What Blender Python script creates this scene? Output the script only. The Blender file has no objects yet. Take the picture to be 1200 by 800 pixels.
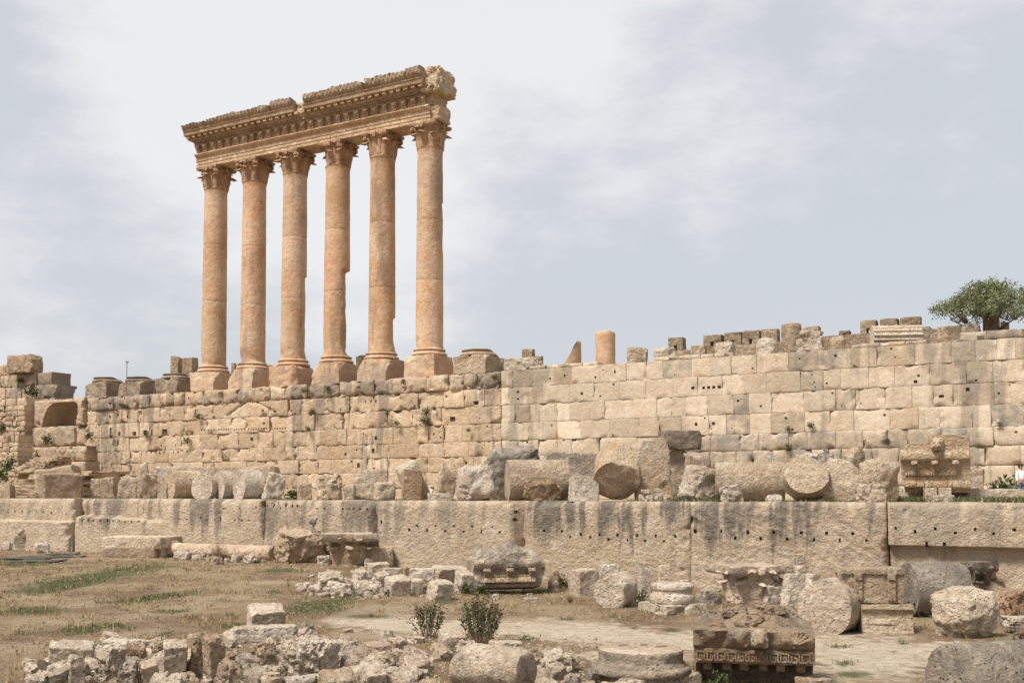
import bpy, math, random, zlib
import numpy as np
from mathutils import Vector, Matrix, Euler
R = math.radians
C = bpy.context.scene.collection
scn = bpy.context.scene

# ------------------------------------------------------------------ camera, world, sun, exposure
PITCH = R(3.0); F = 1249.0; CY = 579.0 - F*math.tan(PITCH)
cd = bpy.data.cameras.new('camera'); cam = bpy.data.objects.new('camera', cd); C.objects.link(cam)
cd.sensor_width = 36.0; cd.lens = F/1200*36.0; cd.shift_y = (CY-400.0)/1200.0
cd.clip_start = 0.1; cd.clip_end = 9000
cam.rotation_euler = (R(90)+PITCH, 0, 0)
scn.camera = cam
scn.view_settings.view_transform = 'Standard'; scn.view_settings.look = 'None'
scn.view_settings.gamma = 1.0; scn.view_settings.use_curve_mapping = False
scn.view_settings.exposure = 1.92
SUN_EL, SUN_AZ = R(57), R(228)          # azimuth clockwise from +Y: behind the camera, to its left
sd = Vector((math.sin(SUN_AZ)*math.cos(SUN_EL), math.cos(SUN_AZ)*math.cos(SUN_EL), math.sin(SUN_EL)))
ld = bpy.data.lights.new('sun', 'SUN'); ld.energy = 1.5; ld.angle = R(14); ld.color = (1.0, 0.955, 0.88)
lo = bpy.data.objects.new('sun', ld); C.objects.link(lo)
lo.rotation_euler = sd.to_track_quat('Z', 'Y').to_euler(); lo.location = (-60, -60, 90)

def ray(px, py):
    xc = (px-600.0)/F; yc = (CY-py)/F
    return Vector((xc, math.cos(PITCH)-yc*math.sin(PITCH), math.sin(PITCH)+yc*math.cos(PITCH)))

world = bpy.data.worlds.new('World'); scn.world = world; world.use_nodes = True
def build_world():
    nt = world.node_tree; nt.nodes.clear(); N = nt.nodes.new; L = nt.links.new
    out = N('ShaderNodeOutputWorld'); bg = N('ShaderNodeBackground'); bg.inputs['Strength'].default_value = 0.1
    L(bg.outputs[0], out.inputs[0])
    sky = N('ShaderNodeTexSky'); sky.sky_type = 'NISHITA'; sky.sun_disc = False
    sky.sun_elevation = SUN_EL; sky.sun_rotation = SUN_AZ; sky.dust_density = 3.0
    tc = N('ShaderNodeTexCoord')
    mp = N('ShaderNodeMapping'); mp.inputs['Scale'].default_value = (1.7, 1.2, 2.2); mp.inputs['Rotation'].default_value = (0.0, R(-18), 0.0)
    mp.inputs['Location'].default_value = (3.1, 1.7, 0.35)
    L(tc.outputs['Generated'], mp.inputs[0])
    n1 = N('ShaderNodeTexNoise'); n1.inputs['Scale'].default_value = 1.9; n1.inputs['Detail'].default_value = 7
    n1.inputs['Roughness'].default_value = 0.54; n1.inputs['Distortion'].default_value = 0.15
    L(mp.outputs[0], n1.inputs['Vector'])
    # a broad bright cloud bank in one direction of the sky
    d0 = ray(560, 110).normalized()
    dot = N('ShaderNodeVectorMath'); dot.operation = 'DOT_PRODUCT'; dot.inputs[1].default_value = d0
    L(tc.outputs['Generated'], dot.inputs[0])
    mr = N('ShaderNodeMapRange'); mr.interpolation_type = 'SMOOTHSTEP'
    mr.inputs[1].default_value = 0.925; mr.inputs[2].default_value = 1.0; mr.inputs[3].default_value = -0.06; mr.inputs[4].default_value = 0.12
    L(dot.outputs['Value'], mr.inputs[0])
    mp2 = N('ShaderNodeMapping'); mp2.inputs['Scale'].default_value = (3.0, 2.0, 9.0); mp2.inputs['Rotation'].default_value = (0.0, R(-24), 0.0)
    L(tc.outputs['Generated'], mp2.inputs[0]); n2 = N('ShaderNodeTexNoise'); n2.inputs['Scale'].default_value = 2.2; n2.inputs['Detail'].default_value = 8; n2.inputs['Roughness'].default_value = 0.6
    L(mp2.outputs[0], n2.inputs['Vector']); mm = N('ShaderNodeMath'); mm.operation = 'MULTIPLY_ADD'; mm.inputs[1].default_value = 0.34; mm.inputs[2].default_value = -0.17; L(n2.outputs['Fac'], mm.inputs[0])
    a0 = N('ShaderNodeMath'); L(n1.outputs['Fac'], a0.inputs[0]); L(mm.outputs[0], a0.inputs[1])
    add = N('ShaderNodeMath'); L(a0.outputs[0], add.inputs[0]); L(mr.outputs[0], add.inputs[1])
    for (dx, dy, lo_, amt) in ((1010, 290, 0.945, -0.13), (130, 120, 0.93, 0.12)):      # a greyer and a brighter part of the overcast
        dd = N('ShaderNodeVectorMath'); dd.operation = 'DOT_PRODUCT'; dd.inputs[1].default_value = ray(dx, dy).normalized(); L(tc.outputs['Generated'], dd.inputs[0])
        m2 = N('ShaderNodeMapRange'); m2.interpolation_type = 'SMOOTHSTEP'; m2.inputs[1].default_value = lo_; m2.inputs[2].default_value = 1.0; m2.inputs[3].default_value = 0.0; m2.inputs[4].default_value = amt
        L(dd.outputs['Value'], m2.inputs[0]); a1 = N('ShaderNodeMath'); L(add.outputs[0], a1.inputs[0]); L(m2.outputs[0], a1.inputs[1]); add = a1
    rp = N('ShaderNodeValToRGB'); rp.color_ramp.interpolation = 'EASE'
    e = rp.color_ramp.elements; e[0].position = 0.42; e[0].color = (1.63, 1.69, 1.765, 1); e[1].position = 0.66; e[1].color = (2.24, 2.24, 2.23, 1)
    L(add.outputs[0], rp.inputs[0])
    mx = N('ShaderNodeMix'); mx.data_type = 'RGBA'; mx.inputs[0].default_value = 0.95
    L(sky.outputs[0], mx.inputs[6]); L(rp.outputs[0], mx.inputs[7])
    L(mx.outputs[2], bg.inputs[0])
build_world()

# ------------------------------------------------------------------ site geometry helpers
U = Vector((-0.8716, 0.4902, 0.0)).normalized()     # along the podium, to the left
NV = Vector((-U.y, U.x, 0.0))                       # out of the podium face, towards the court
W0 = Vector((0.0, 80.7, 0.0))
LEDGE = 19.8                                        # distance of the megalith face from the podium face
TOP = 9.4
def SW(s, w, z=0.0): return W0 + U*s + NV*w + Vector((0, 0, z))
def on_w(px, py, w):                                # point on the vertical plane w
    d = ray(px, py); t = (W0.dot(NV)+w)/d.dot(NV)
    return d*t
def s_of(px, w, py=579.0): return (on_w(px, py, w)-W0).dot(U)
def z_of(px, py, w): return on_w(px, py, w).z
def at_depth(px, py, Y):
    d = ray(px, py); return d*(Y/d.y)
def sstep(a, b, x):
    t = np.clip((x-a)/(b-a), 0, 1); return t*t*(3-2*t)

# ------------------------------------------------------------------ numpy noise
def _h(ix, iy, iz, seed):
    with np.errstate(over='ignore'):
        h = (ix.astype(np.uint32)*np.uint32(374761393) + iy.astype(np.uint32)*np.uint32(668265263)
             + iz.astype(np.uint32)*np.uint32(2246822519) + np.uint32((seed*3266489917) & 0xffffffff))
        h = (h ^ (h >> np.uint32(15)))*np.uint32(2246822519)
        h = (h ^ (h >> np.uint32(13)))*np.uint32(3266489917)
        h = h ^ (h >> np.uint32(16))
    return h.astype(np.float64)/2147483647.5-1.0
def vnoise(P, seed=0):
    I = np.floor(P); f = P-I; u = f*f*(3-2*f); I = I.astype(np.int64)
    x, y, z = I[:, 0], I[:, 1], I[:, 2]; ux, uy, uz = u[:, 0], u[:, 1], u[:, 2]
    def g(a, b, c): return _h(x+a, y+b, z+c, seed)
    x00 = g(0,0,0)*(1-ux)+g(1,0,0)*ux; x10 = g(0,1,0)*(1-ux)+g(1,1,0)*ux
    x01 = g(0,0,1)*(1-ux)+g(1,0,1)*ux; x11 = g(0,1,1)*(1-ux)+g(1,1,1)*ux
    return (x00*(1-uy)+x10*uy)*(1-uz)+(x01*(1-uy)+x11*uy)*uz
_ROT = np.array(Euler((0.61, 0.83, 1.17)).to_matrix())
def fbm(P, scale=1.0, octv=4, seed=0, gain=0.5):
    P = (np.asarray(P, float)*scale) @ _ROT; a = 1.0; s = 0.0; out = np.zeros(len(P))
    for k in range(octv):
        out += a*vnoise(P+k*17.3, seed+k*7); s += a; a *= gain; P = (P*2.03) @ _ROT
    return out/s
def vfbm(P, scale, octv, seed):
    return np.stack([fbm(P, scale, octv, seed+100*k) for k in range(3)], 1)

# ground height of the court
def gz(x, y):
    x = np.asarray(x, float); y = np.asarray(y, float)
    base = -4.6+0.60*sstep(2, -12, x)*sstep(34, 58, y)
    P = np.stack([x.ravel()*0.16, y.ravel()*0.16, np.zeros(x.size)], 1)
    return base+(0.10*fbm(P, 1.0, 3, 5)).reshape(x.shape)
def gzf(x, y): return float(gz(np.array([x]), np.array([y]))[0])
def on_ground(px, py):
    d = ray(px, py); z = -4.6
    for _ in range(6):
        t = z/d.z; p = d*t; z = gzf(p.x, p.y)
    return d*(z/d.z)
def terr_z(w): return -0.42+0.30*(1-min(max(w, 0), LEDGE)/LEDGE)

# ------------------------------------------------------------------ mesh accumulation
class MB:
    def __init__(s): s.V = []; s.F = []; s.C = []; s.n = 0
    def add(s, V, Fc, col=None):
        V = np.asarray(V, float).reshape(-1, 3); o = s.n
        s.V.append(V); s.F.extend([tuple(int(i)+o for i in f) for f in Fc]); s.n += len(V)
        s.C.append(np.tile(np.array(col if col is not None else (0.5, 0.5, 0.3, 1.0), float), (len(V), 1)))
        return s
    def box(s, c, h, rot=None, col=None):
        v = np.array([(x, y, z) for x in (-1, 1) for y in (-1, 1) for z in (-1, 1)], float)*np.array(h, float)
        if rot is not None: v = v @ np.array(rot.to_3x3()).T
        return s.add(v+np.array(c, float), [(0,1,3,2),(4,6,7,5),(0,4,5,1),(2,3,7,6),(0,2,6,4),(1,5,7,3)], col)
    def arr(s): return np.concatenate(s.V) if s.V else np.zeros((0, 3))
    def build(s, name, mat, parent=None, tint=(1, 1, 1), pat=0.35, smooth=38, colattr=False):
        me = bpy.data.meshes.new(name); V = s.arr()
        me.from_pydata(V.tolist(), [], s.F)
        if colattr:
            a = me.attributes.new('blk', 'FLOAT_COLOR', 'POINT'); a.data.foreach_set('color', np.concatenate(s.C).ravel())
        if smooth:
            me.polygons.foreach_set('use_smooth', [True]*len(me.polygons))
            me.set_sharp_from_angle(angle=R(smooth))
        me.update()
        o = bpy.data.objects.new(name, me); C.objects.link(o)
        if mat is not None: me.materials.append(mat)
        o.color = (*tint, pat)
        if parent is not None: o.parent = parent
        return o
def tag(o, label=None, cat=None, group=None, kind=None):
    if label: o['label'] = label
    if cat: o['category'] = cat
    if group: o['group'] = group
    if kind: o['kind'] = kind
    return o
def empty(name, loc, label, cat, group=None, rz=0.0):
    o = bpy.data.objects.new(name, None); C.objects.link(o); o.location = loc; o.rotation_euler = (0, 0, rz)
    return tag(o, label, cat, group)
def seed_of(t): return zlib.crc32(t.encode()) % 100000

_bg = {}
def boxgrid(nx, ny, nz):
    k = (nx, ny, nz)
    if k in _bg: return _bg[k]
    idx = {}; V = []; Fc = []
    def v(i, j, l):
        q = (i, j, l)
        if q not in idx: idx[q] = len(V); V.append((i/nx*2-1, j/ny*2-1, l/nz*2-1))
        return idx[q]
    for i in range(nx):
        for j in range(ny):
            Fc.append((v(i,j,0), v(i,j+1,0), v(i+1,j+1,0), v(i+1,j,0))); Fc.append((v(i,j,nz), v(i+1,j,nz), v(i+1,j+1,nz), v(i,j+1,nz)))
    for i in range(nx):
        for l in range(nz):
            Fc.append((v(i,0,l), v(i+1,0,l), v(i+1,0,l+1), v(i,0,l+1))); Fc.append((v(i,ny,l), v(i,ny,l+1), v(i+1,ny,l+1), v(i+1,ny,l)))
    for j in range(ny):
        for l in range(nz):
            Fc.append((v(0,j,l), v(0,j,l+1), v(0,j+1,l+1), v(0,j+1,l))); Fc.append((v(nx,j,l), v(nx,j+1,l), v(nx,j+1,l+1), v(nx,j,l+1)))
    _bg[k] = (np.array(V), Fc); return _bg[k]

def chop(V, n, d, rng, rough=0.03, seed=0):
    n = np.array(n, float); n /= np.linalg.norm(n)
    q = V @ n - d; m = q > 0
    if m.any():
        V[m] -= np.outer(q[m], n)
        V[m] += np.outer(rough*fbm(V[m], 3.0, 4, seed), n)
    return V

def rough_box(hx, hy, hz, rng, seed, n=16, rnd=0.06, rough=0.03, chops=3, cutmax=0.22, lumpy=0.0):
    """A worn stone block centred on the origin, half sizes hx, hy, hz."""
    H = np.array([hx, hy, hz]); m = H.max()
    ns = [max(5, int(round(n*math.sqrt(h/m)))) for h in H]
    P, Fc = boxgrid(*ns)
    P = 0.55*P+0.45*np.sin(P*math.pi/2)
    V = P*H
    r = rnd*H.min()*(1.0+0.7*fbm(V, 1.2/m, 2, seed))[:, None]
    r = np.minimum(np.maximum(r, 0.004), H.min()*0.95)
    q = np.clip(V, -(H-r), (H-r)); d = V-q; ln = np.linalg.norm(d, axis=1, keepdims=True)
    V = np.where(ln > 1e-9, q+d/np.maximum(ln, 1e-9)*np.minimum(r, ln), V)
    for k in range(chops):
        nn = np.array([rng.uniform(-1, 1), rng.uniform(-1, 1), rng.uniform(-0.35, 1.0)])
        nn /= np.linalg.norm(nn)
        ext = np.abs(nn)@H
        V = chop(V, nn, ext*(1-rng.uniform(0.06, cutmax)), rng, rough*0.9, seed+k)
    if lumpy: V = V+lumpy*H.min()*vfbm(V, 1.1/m, 2, seed+31)
    V = V+rough*vfbm(V, 1.6/m, 5, seed+3)*1.2+rough*0.55*vfbm(V, 9.0/m, 3, seed+9)
    pit = np.maximum(fbm(V, 3.2/m, 4, seed+71)-0.10, 0)      # eaten-out hollows
    V = V*(1-np.minimum(.5, rough/H.min()*2.2)*pit[:, None])
    return V, Fc

def drum_mesh(L, rad, rng, seed, nth=40, nl=14, nr=7, rough=0.02, chops=0, cutmax=0.3, flutes=0, rad2=None, broken=(0, 0), wear=1.0):
    """A column drum along local X, centred."""
    rad2 = rad2 or rad
    rings = []
    for k in range(nr): rings.append((-L/2, rad*(k+0.15)/nr))
    for k in range(nl+1):
        t = k/nl; t = 0.5-0.5*math.cos(math.pi*t)*0.6-0.2*(1-2*t); rings.append((-L/2+L*t, rad+(rad2-rad)*t))
    for k in range(nr-1, -1, -1): rings.append((L/2, rad2*(k+0.15)/nr))
    th = np.arange(nth)/nth*2*math.pi
    V = []
    for (x, r) in rings:
        rr = r*np.ones(nth)
        if flutes: rr = rr*(1-0.13*np.abs(np.cos(th*flutes/2))**0.6*(r > rad*0.8))
        V.append(np.stack([np.full(nth, x), rr*np.cos(th), rr*np.sin(th)], 1))
    V = np.concatenate(V); Fc = []
    for a in range(len(rings)-1):
        for b in range(nth): c = (b+1) % nth; Fc.append((a*nth+b, a*nth+c, (a+1)*nth+c, (a+1)*nth+b))
    Fc.append(tuple(range(nth-1, -1, -1))); o = (len(rings)-1)*nth; Fc.append(tuple(range(o, o+nth)))
    for e, am in ((-1, broken[0]), (1, broken[1])):
        if am:
            m = np.clip((V[:, 0]*e-(L/2-am*1.2))/(am*1.2), 0, 1)
            V[:, 0] -= e*m*am*(0.55+0.75*fbm(V*np.array([0, 1, 1]), 1.1/rad, 4, seed+50))
    for k in range(chops):
        nn = np.array([rng.uniform(-1, 1)*0.9, rng.uniform(-1, 1), rng.uniform(-0.1, 1.0)]); nn /= np.linalg.norm(nn)
        ext = abs(nn[0])*L/2+rad*math.hypot(nn[1], nn[2])
        V = chop(V, nn, ext*(1-rng.uniform(0.08, cutmax)), rng, rough, seed+k)
    rr = np.hypot(V[:, 1], V[:, 2]); e = (rad-rr)+(L/2-np.abs(V[:, 0]))           # worn and bitten rims
    bite = np.exp(-np.maximum(e, 0)/(.16*rad))*np.maximum(fbm(V, 1.6/rad, 4, seed+61)+.12, 0)*.55*rad*wear
    s = np.maximum(1-bite/np.maximum(rr, .05), .3); V[:, 1] *= s; V[:, 2] *= s; V[:, 0] -= np.sign(V[:, 0])*bite*.7
    V = V+.05*rad*wear*vfbm(V, .7/rad, 2, seed+2)
    V = V+rough*vfbm(V, 1.3/rad, 5, seed+3)+rough*0.5*vfbm(V, 7.0/rad, 3, seed+9)
    return V, Fc

def lathe(prof, nth=40, seed=0, rough=0.0, cap=True, ell=None):
    th = np.arange(nth)/nth*2*math.pi; V = []; Fc = []
    for (r, z) in prof: V.append(np.stack([r*np.cos(th), r*np.sin(th), np.full(nth, z)], 1))
    V = np.concatenate(V)
    for a in range(len(prof)-1):
        for b in range(nth): c = (b+1) % nth; Fc.append((a*nth+b, a*nth+c, (a+1)*nth+c, (a+1)*nth+b))
    if cap:
        Fc.append(tuple(range(nth-1, -1, -1))); o = (len(prof)-1)*nth; Fc.append(tuple(range(o, o+nth)))
    if rough: V = V+rough*vfbm(V, 1.2, 5, seed)+rough*0.5*vfbm(V, 6.0, 3, seed+5)
    return V, Fc

def extrude(prof, x0, x1, nseg, seed=0, rough=0.0, ns=2.0):
    """Closed profile [(y, z)] (y outwards) swept along X."""
    n = len(prof); V = []; Fc = []
    for k in range(nseg+1):
        x = x0+(x1-x0)*k/nseg
        for (y, z) in prof: V.append((x, y, z))
    for k in range(nseg):
        for b in range(n): c = (b+1) % n; Fc.append((k*n+b, k*n+c, (k+1)*n+c, (k+1)*n+b))
    Fc.append(tuple(range(n))); Fc.append(tuple(range(nseg*n+n-1, nseg*n-1, -1)))
    V = np.array(V, float)
    if rough: V = V+rough*vfbm(V, ns, 4, seed)
    return V, Fc
def refine(prof, step):
    out = []
    for i in range(len(prof)):
        a = prof[i]; b = prof[(i+1) % len(prof)]; d = math.hypot(b[0]-a[0], b[1]-a[1]); k = max(1, int(d/step))
        for j in range(k): out.append((a[0]+(b[0]-a[0])*j/k, a[1]+(b[1]-a[1])*j/k))
    return out

def tube(pts, rads, nth=7, seed=0):
    pts = [Vector(p) for p in pts]; V = []; Fc = []
    for i, p in enumerate(pts):
        t = (pts[min(i+1, len(pts)-1)]-pts[max(i-1, 0)])
        t = t.normalized() if t.length > 1e-9 else Vector((0, 0, 1))
        a = t.orthogonal().normalized(); b = t.cross(a)
        for k in range(nth):
            q = 2*math.pi*k/nth; V.append(p+(a*math.cos(q)+b*math.sin(q))*rads[i])
    for i in range(len(pts)-1):
        for k in range(nth): c = (k+1) % nth; Fc.append((i*nth+k, i*nth+c, (i+1)*nth+c, (i+1)*nth+k))
    Fc.append(tuple(range(nth-1, -1, -1))); o = (len(pts)-1)*nth; Fc.append(tuple(range(o, o+nth)))
    return np.array([tuple(v) for v in V]), Fc

# ------------------------------------------------------------------ materials
def new_mat(name):
    m = bpy.data.materials.new(name); m.use_nodes = True; nt = m.node_tree; nt.nodes.clear()
    out = nt.nodes.new('ShaderNodeOutputMaterial'); b = nt.nodes.new('ShaderNodeBsdfPrincipled')
    b.inputs['Roughness'].default_value = 0.92; b.inputs['Specular IOR Level'].default_value = 0.15
    nt.links.new(b.outputs[0], out.inputs[0])
    return m, nt, b
class NT:
    def __init__(s, nt): s.nt = nt
    def n(s, t, **kw):
        x = s.nt.nodes.new(t)
        for k, v in kw.items(): setattr(x, k, v)
        return x
    def l(s, a, b): s.nt.links.new(a, b)
    def val(s, sock, v):
        if hasattr(v, 'links') or isinstance(v, bpy.types.NodeSocket): s.l(v, sock)
        else: sock.default_value = v
    def math(s, op, a, b=0.0, clamp=False):
        x = s.n('ShaderNodeMath', operation=op, use_clamp=clamp); s.val(x.inputs[0], a); s.val(x.inputs[1], b); return x.outputs[0]
    def mix(s, f, a, b, mode='MIX'):
        x = s.n('ShaderNodeMix', data_type='RGBA', blend_type=mode); s.val(x.inputs[0], f)
        s.val(x.inputs[6], a if not isinstance(a, tuple) else (*a, 1)); s.val(x.inputs[7], b if not isinstance(b, tuple) else (*b, 1)); return x.outputs[2]
    def noise(s, vec, scale, detail=5, rough=0.55, dist=0.0):
        x = s.n('ShaderNodeTexNoise'); s.l(vec, x.inputs['Vector']); x.inputs['Scale'].default_value = scale
        x.inputs['Detail'].default_value = detail; x.inputs['Roughness'].default_value = rough; x.inputs['Distortion'].default_value = dist
        return x.outputs['Fac']
    def rng(s, v, a, b, c=0.0, d=1.0):
        x = s.n('ShaderNodeMapRange', interpolation_type='SMOOTHSTEP'); s.val(x.inputs[0], v)
        x.inputs[1].default_value = a; x.inputs[2].default_value = b; x.inputs[3].default_value = c; x.inputs[4].default_value = d
        return x.outputs[0]

def stone_mat(name, lo, hi, warm=(0.42, 0.24, 0.10), warm_amt=0.3, grey=(0.17, 0.155, 0.135), streak=0.0, blk=False, bump=0.5, spk=1.0, sat=0.89,
              pit=0.5, feature=0.5, fine=1.0, streak_top=None, streak_len=False):
    m, nt, b = new_mat(name); g = NT(nt)
    pos = g.n('ShaderNodeNewGeometry').outputs['Position']
    info = g.n('ShaderNodeObjectInfo')
    tint, pat = info.outputs['Color'], info.outputs['Alpha']
    n1 = g.noise(pos, feature, 6, 0.6); n2 = g.noise(pos, 2.6, 6, 0.65); n3 = g.noise(pos, 9.0*fine, 5, 0.7)
    f = g.rng(g.math('ADD', g.math('MULTIPLY', n1, 0.6), g.math('MULTIPLY', n2, 0.4)), 0.38, 0.62)
    if blk:
        at = g.n('ShaderNodeAttribute', attribute_name='blk'); sp = g.n('ShaderNodeSeparateColor'); g.l(at.outputs['Color'], sp.inputs[0])
        f = g.math('ADD', g.math('MULTIPLY', f, 0.5), g.math('MULTIPLY', sp.outputs[1], 0.5), True)
    col = g.mix(f, lo, hi)
    w = g.rng(g.noise(pos, 0.8, 5, 0.6, 0.6), 0.52, 0.72, 0, warm_amt)
    col = g.mix(w, col, warm)
    col = g.mix(g.math('MULTIPLY', g.rng(g.noise(pos, 1.6, 7, 0.68, 0.5), 0.55, 0.62), 0.42*spk), col, (0.68, 0.61, 0.50))
    col = g.mix(spk, col, g.mix(1.0, col, g.mix(g.rng(n3, 0.3, 0.7), (0.70, 0.685, 0.67), (1.14, 1.14, 1.14)), 'MULTIPLY'))
    if blk:
        col = g.mix(1.0, col, g.mix(sp.outputs[0], (0.66, 0.645, 0.63), (1.16, 1.16, 1.16)), 'MULTIPLY')
    # grey lichen and weathering crust
    gn = g.math('ADD', g.math('MULTIPLY', g.noise(pos, 1.1, 8, 0.72, 0.3), 0.7), g.math('MULTIPLY', n3, 0.3))
    pv = sp.outputs[2] if blk else pat
    thr = g.math('SUBTRACT', 0.66, g.math('MULTIPLY', pv, 0.33))
    gm = g.math('MULTIPLY', g.math('SUBTRACT', gn, thr), 7.0, True)
    col = g.mix(g.math('MULTIPLY', gm, 0.75), col, grey)
    if streak:
        sx = g.n('ShaderNodeVectorMath', operation='DOT_PRODUCT'); g.l(pos, sx.inputs[0]); sx.inputs[1].default_value = U
        sz = g.n('ShaderNodeSeparateXYZ'); g.l(pos, sz.inputs[0])
        cb = g.n('ShaderNodeCombineXYZ'); g.l(g.math('MULTIPLY', sx.outputs['Value'], 1.0), cb.inputs[0]); g.l(g.math('MULTIPLY', sz.outputs['Z'], 0.16), cb.inputs[2])
        sn = g.noise(cb.outputs[0], 1.15, 6, 0.62, 0.25)
        broad = g.noise(cb.outputs[0], 0.22, 2, 0.5)
        v = g.math('ADD', sn, g.math('MULTIPLY', g.math('SUBTRACT', broad, 0.5), 0.95))
        if streak_top is not None:
            v = g.math('ADD', v, g.math('MULTIPLY', g.rng(sz.outputs['Z'], streak_top[0], streak_top[1]), streak_top[2]))
        sm = g.math('MULTIPLY', g.rng(v, 0.55, 0.70), g.math('MULTIPLY', at.outputs['Alpha'], streak) if blk else streak)
        if streak_len:
            c1 = g.n('ShaderNodeCombineXYZ'); g.l(sx.outputs['Value'], c1.inputs[0])
            cut = g.math('SUBTRACT', 1.7, g.math('MULTIPLY', g.noise(c1.outputs[0], 1.3, 4, 0.7), 8.4)); cut = g.math('MAXIMUM', cut, -4.4)
            sm = g.math('MULTIPLY', sm, g.math('MULTIPLY', g.math('ADD', g.math('SUBTRACT', sz.outputs['Z'], cut), 0.5), 0.9, True))
        sm = g.math('MULTIPLY', sm, g.rng(n2, 0.3, 0.55, 0.6, 1.0))
        col = g.mix(sm, col, (0.135, 0.118, 0.098))
    vo = g.n('ShaderNodeTexVoronoi', feature='F1'); g.l(pos, vo.inputs['Vector']); vo.inputs['Scale'].default_value = 7.0*fine
    pm = g.rng(vo.outputs['Distance'], 0.08, 0.30, 1.0, 0.0)
    pmask = g.math('MULTIPLY', pm, g.rng(n2, 0.42, 0.6))
    col = g.mix(g.math('MULTIPLY', pmask, pit*0.55), col, (0.10, 0.075, 0.05))
    col = g.mix(1.0, col, tint, 'MULTIPLY'); col = g.mix(1.0, col, (1.06, 1.025, 1.02), 'MULTIPLY')
    hs = g.n('ShaderNodeHueSaturation'); hs.inputs['Saturation'].default_value = sat; g.l(col, hs.inputs['Color']); col = hs.outputs['Color']
    g.l(col, b.inputs['Base Color'])
    hgt = g.math('ADD', g.math('ADD', g.math('MULTIPLY', g.noise(pos, 3.0*fine, 12, 0.66), 1.3), g.math('MULTIPLY', n3, 0.25)), g.math('MULTIPLY', pmask, -0.6*pit))
    bp = g.n('ShaderNodeBump'); bp.inputs['Strength'].default_value = min(1.0, bump*1.25); bp.inputs['Distance'].default_value = 0.32
    g.l(hgt, bp.inputs['Height']); g.l(bp.outputs[0], b.inputs['Normal'])
    return m
CREAM = dict(lo=(0.45, 0.345, 0.22), hi=(0.60, 0.505, 0.375))
M = {}
M['wall'] = stone_mat('cream_ashlar', blk=True, warm_amt=0.35, streak=0.5, bump=.25, spk=.6, sat=.86, streak_top=(7.4, 9.5, .10), **CREAM)
M['podium'] = stone_mat('ochre_ashlar', lo=(0.46, 0.325, 0.19), hi=(0.60, 0.475, 0.325), blk=True, warm_amt=0.4, streak=0.65, bump=.4, spk=.7, streak_top=(6.5, 9.5, .08))
M['mega'] = stone_mat('megalith_stone', lo=(0.46, 0.345, 0.215), hi=(0.65, 0.54, 0.39), blk=True, fine=1.7, warm_amt=0.25, streak=0.9, streak_len=True, bump=0.6, pit=0.5, streak_top=(-3.6, -0.6, 0.12))
M['shaft'] = stone_mat('honey_column_stone', lo=(0.42, 0.25, 0.14), hi=(0.54, 0.395, 0.265), warm=(0.47, 0.23, 0.09), warm_amt=0.75, streak=0.45, feature=0.25, bump=.28, spk=.35, pit=.3, sat=.97)
M['entab'] = stone_mat('brown_carved_stone', lo=(0.33, 0.215, 0.12), hi=(0.47, 0.345, 0.22), warm=(0.40, 0.20, 0.08), warm_amt=0.45)
M['rubble'] = stone_mat('pale_rubble_stone', lo=(0.50, 0.405, 0.29), hi=(0.70, 0.615, 0.50), warm_amt=0.22, bump=0.9, pit=0.8)
M['tan'] = stone_mat('tan_rubble_stone', lo=(0.42, 0.31, 0.195), hi=(0.58, 0.475, 0.34), warm_amt=0.45, bump=0.9, pit=0.7)
M['brown'] = stone_mat('brown_weathered_stone', lo=(0.29, 0.195, 0.115), hi=(0.45, 0.335, 0.22), warm_amt=0.4, bump=0.9, pit=0.7)
M['grey'] = stone_mat('grey_weathered_stone', lo=(0.29, 0.245, 0.19), hi=(0.45, 0.39, 0.31), warm_amt=0.2, bump=0.8, pit=0.8)
M['mortar'] = stone_mat('joint_earth', lo=(0.10, 0.07, 0.045), hi=(0.16, 0.115, 0.07), bump=0.3)
# ------------------------------------------------------------------ ground of the court
GREEN = [(105, 678, 110, 9, -0.17), (35, 715, 50, 5, 0), (95, 738, 36, 5, -.1), (135, 733, 24, 4, 0), (60, 690, 60, 5, -.1), (322, 694, 10, 3, 0), (375, 710, 45, 11, -.12),
         (420, 697, 34, 6, -.1), (195, 741, 9, 3, 0), (272, 733, 20, 4, 0), (30, 660, 40, 4, 0), (430, 722, 30, 3, 0), (615, 749, 13, 3, 0), (990, 777, 14, 3, 0), (1000, 790, 22, 4, 0), (785, 738, 16, 3, 0), (745, 735, 8, 3, 0),
         (555, 690, 9, 4, 0), (630, 690, 12, 5, 0), (760, 700, 9, 6, 0), (1075, 712, 16, 9, 0), (1060, 752, 9, 3, 0), (690, 683, 8, 3, 0), (850, 700, 8, 6, 0), (175, 700, 60, 4, -.1), (330, 668, 30, 3, 0), (850, 800, 60, 7, 0),
         (985, 757, 12, 2, 0), (720, 722, 10, 2, 0), (665, 725, 10, 2, 0), (200, 716, 26, 3, 0), (30, 742, 14, 2, 0), (520, 705, 14, 3, 0)]
GRAVEL = [(460, 731, 80, 12, 0.04), (690, 742, 150, 14, 0.05), (830, 752, 130, 14, 0.06), (1010, 768, 120, 30, 0.08), (900, 740, 60, 8, 0), (540, 735, 40, 9, 0), (1100, 758, 60, 9, 0), (1170, 775, 70, 14, 0), (740, 770, 70, 10, 0)]
STRAW = [(215, 712, 70, 7, -0.12), (110, 707, 60, 4, -.1), (40, 700, 40, 3, 0), (265, 700, 60, 4, 0), (150, 745, 60, 6, -.15), (480, 712, 80, 6, 0), (20, 760, 40, 8, 0), (640, 728, 90, 5, 0), (60, 728, 50, 4, 0), (170, 672, 40, 3, 0), (430, 745, 60, 5, 0), (310, 682, 40, 3, 0)]
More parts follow.
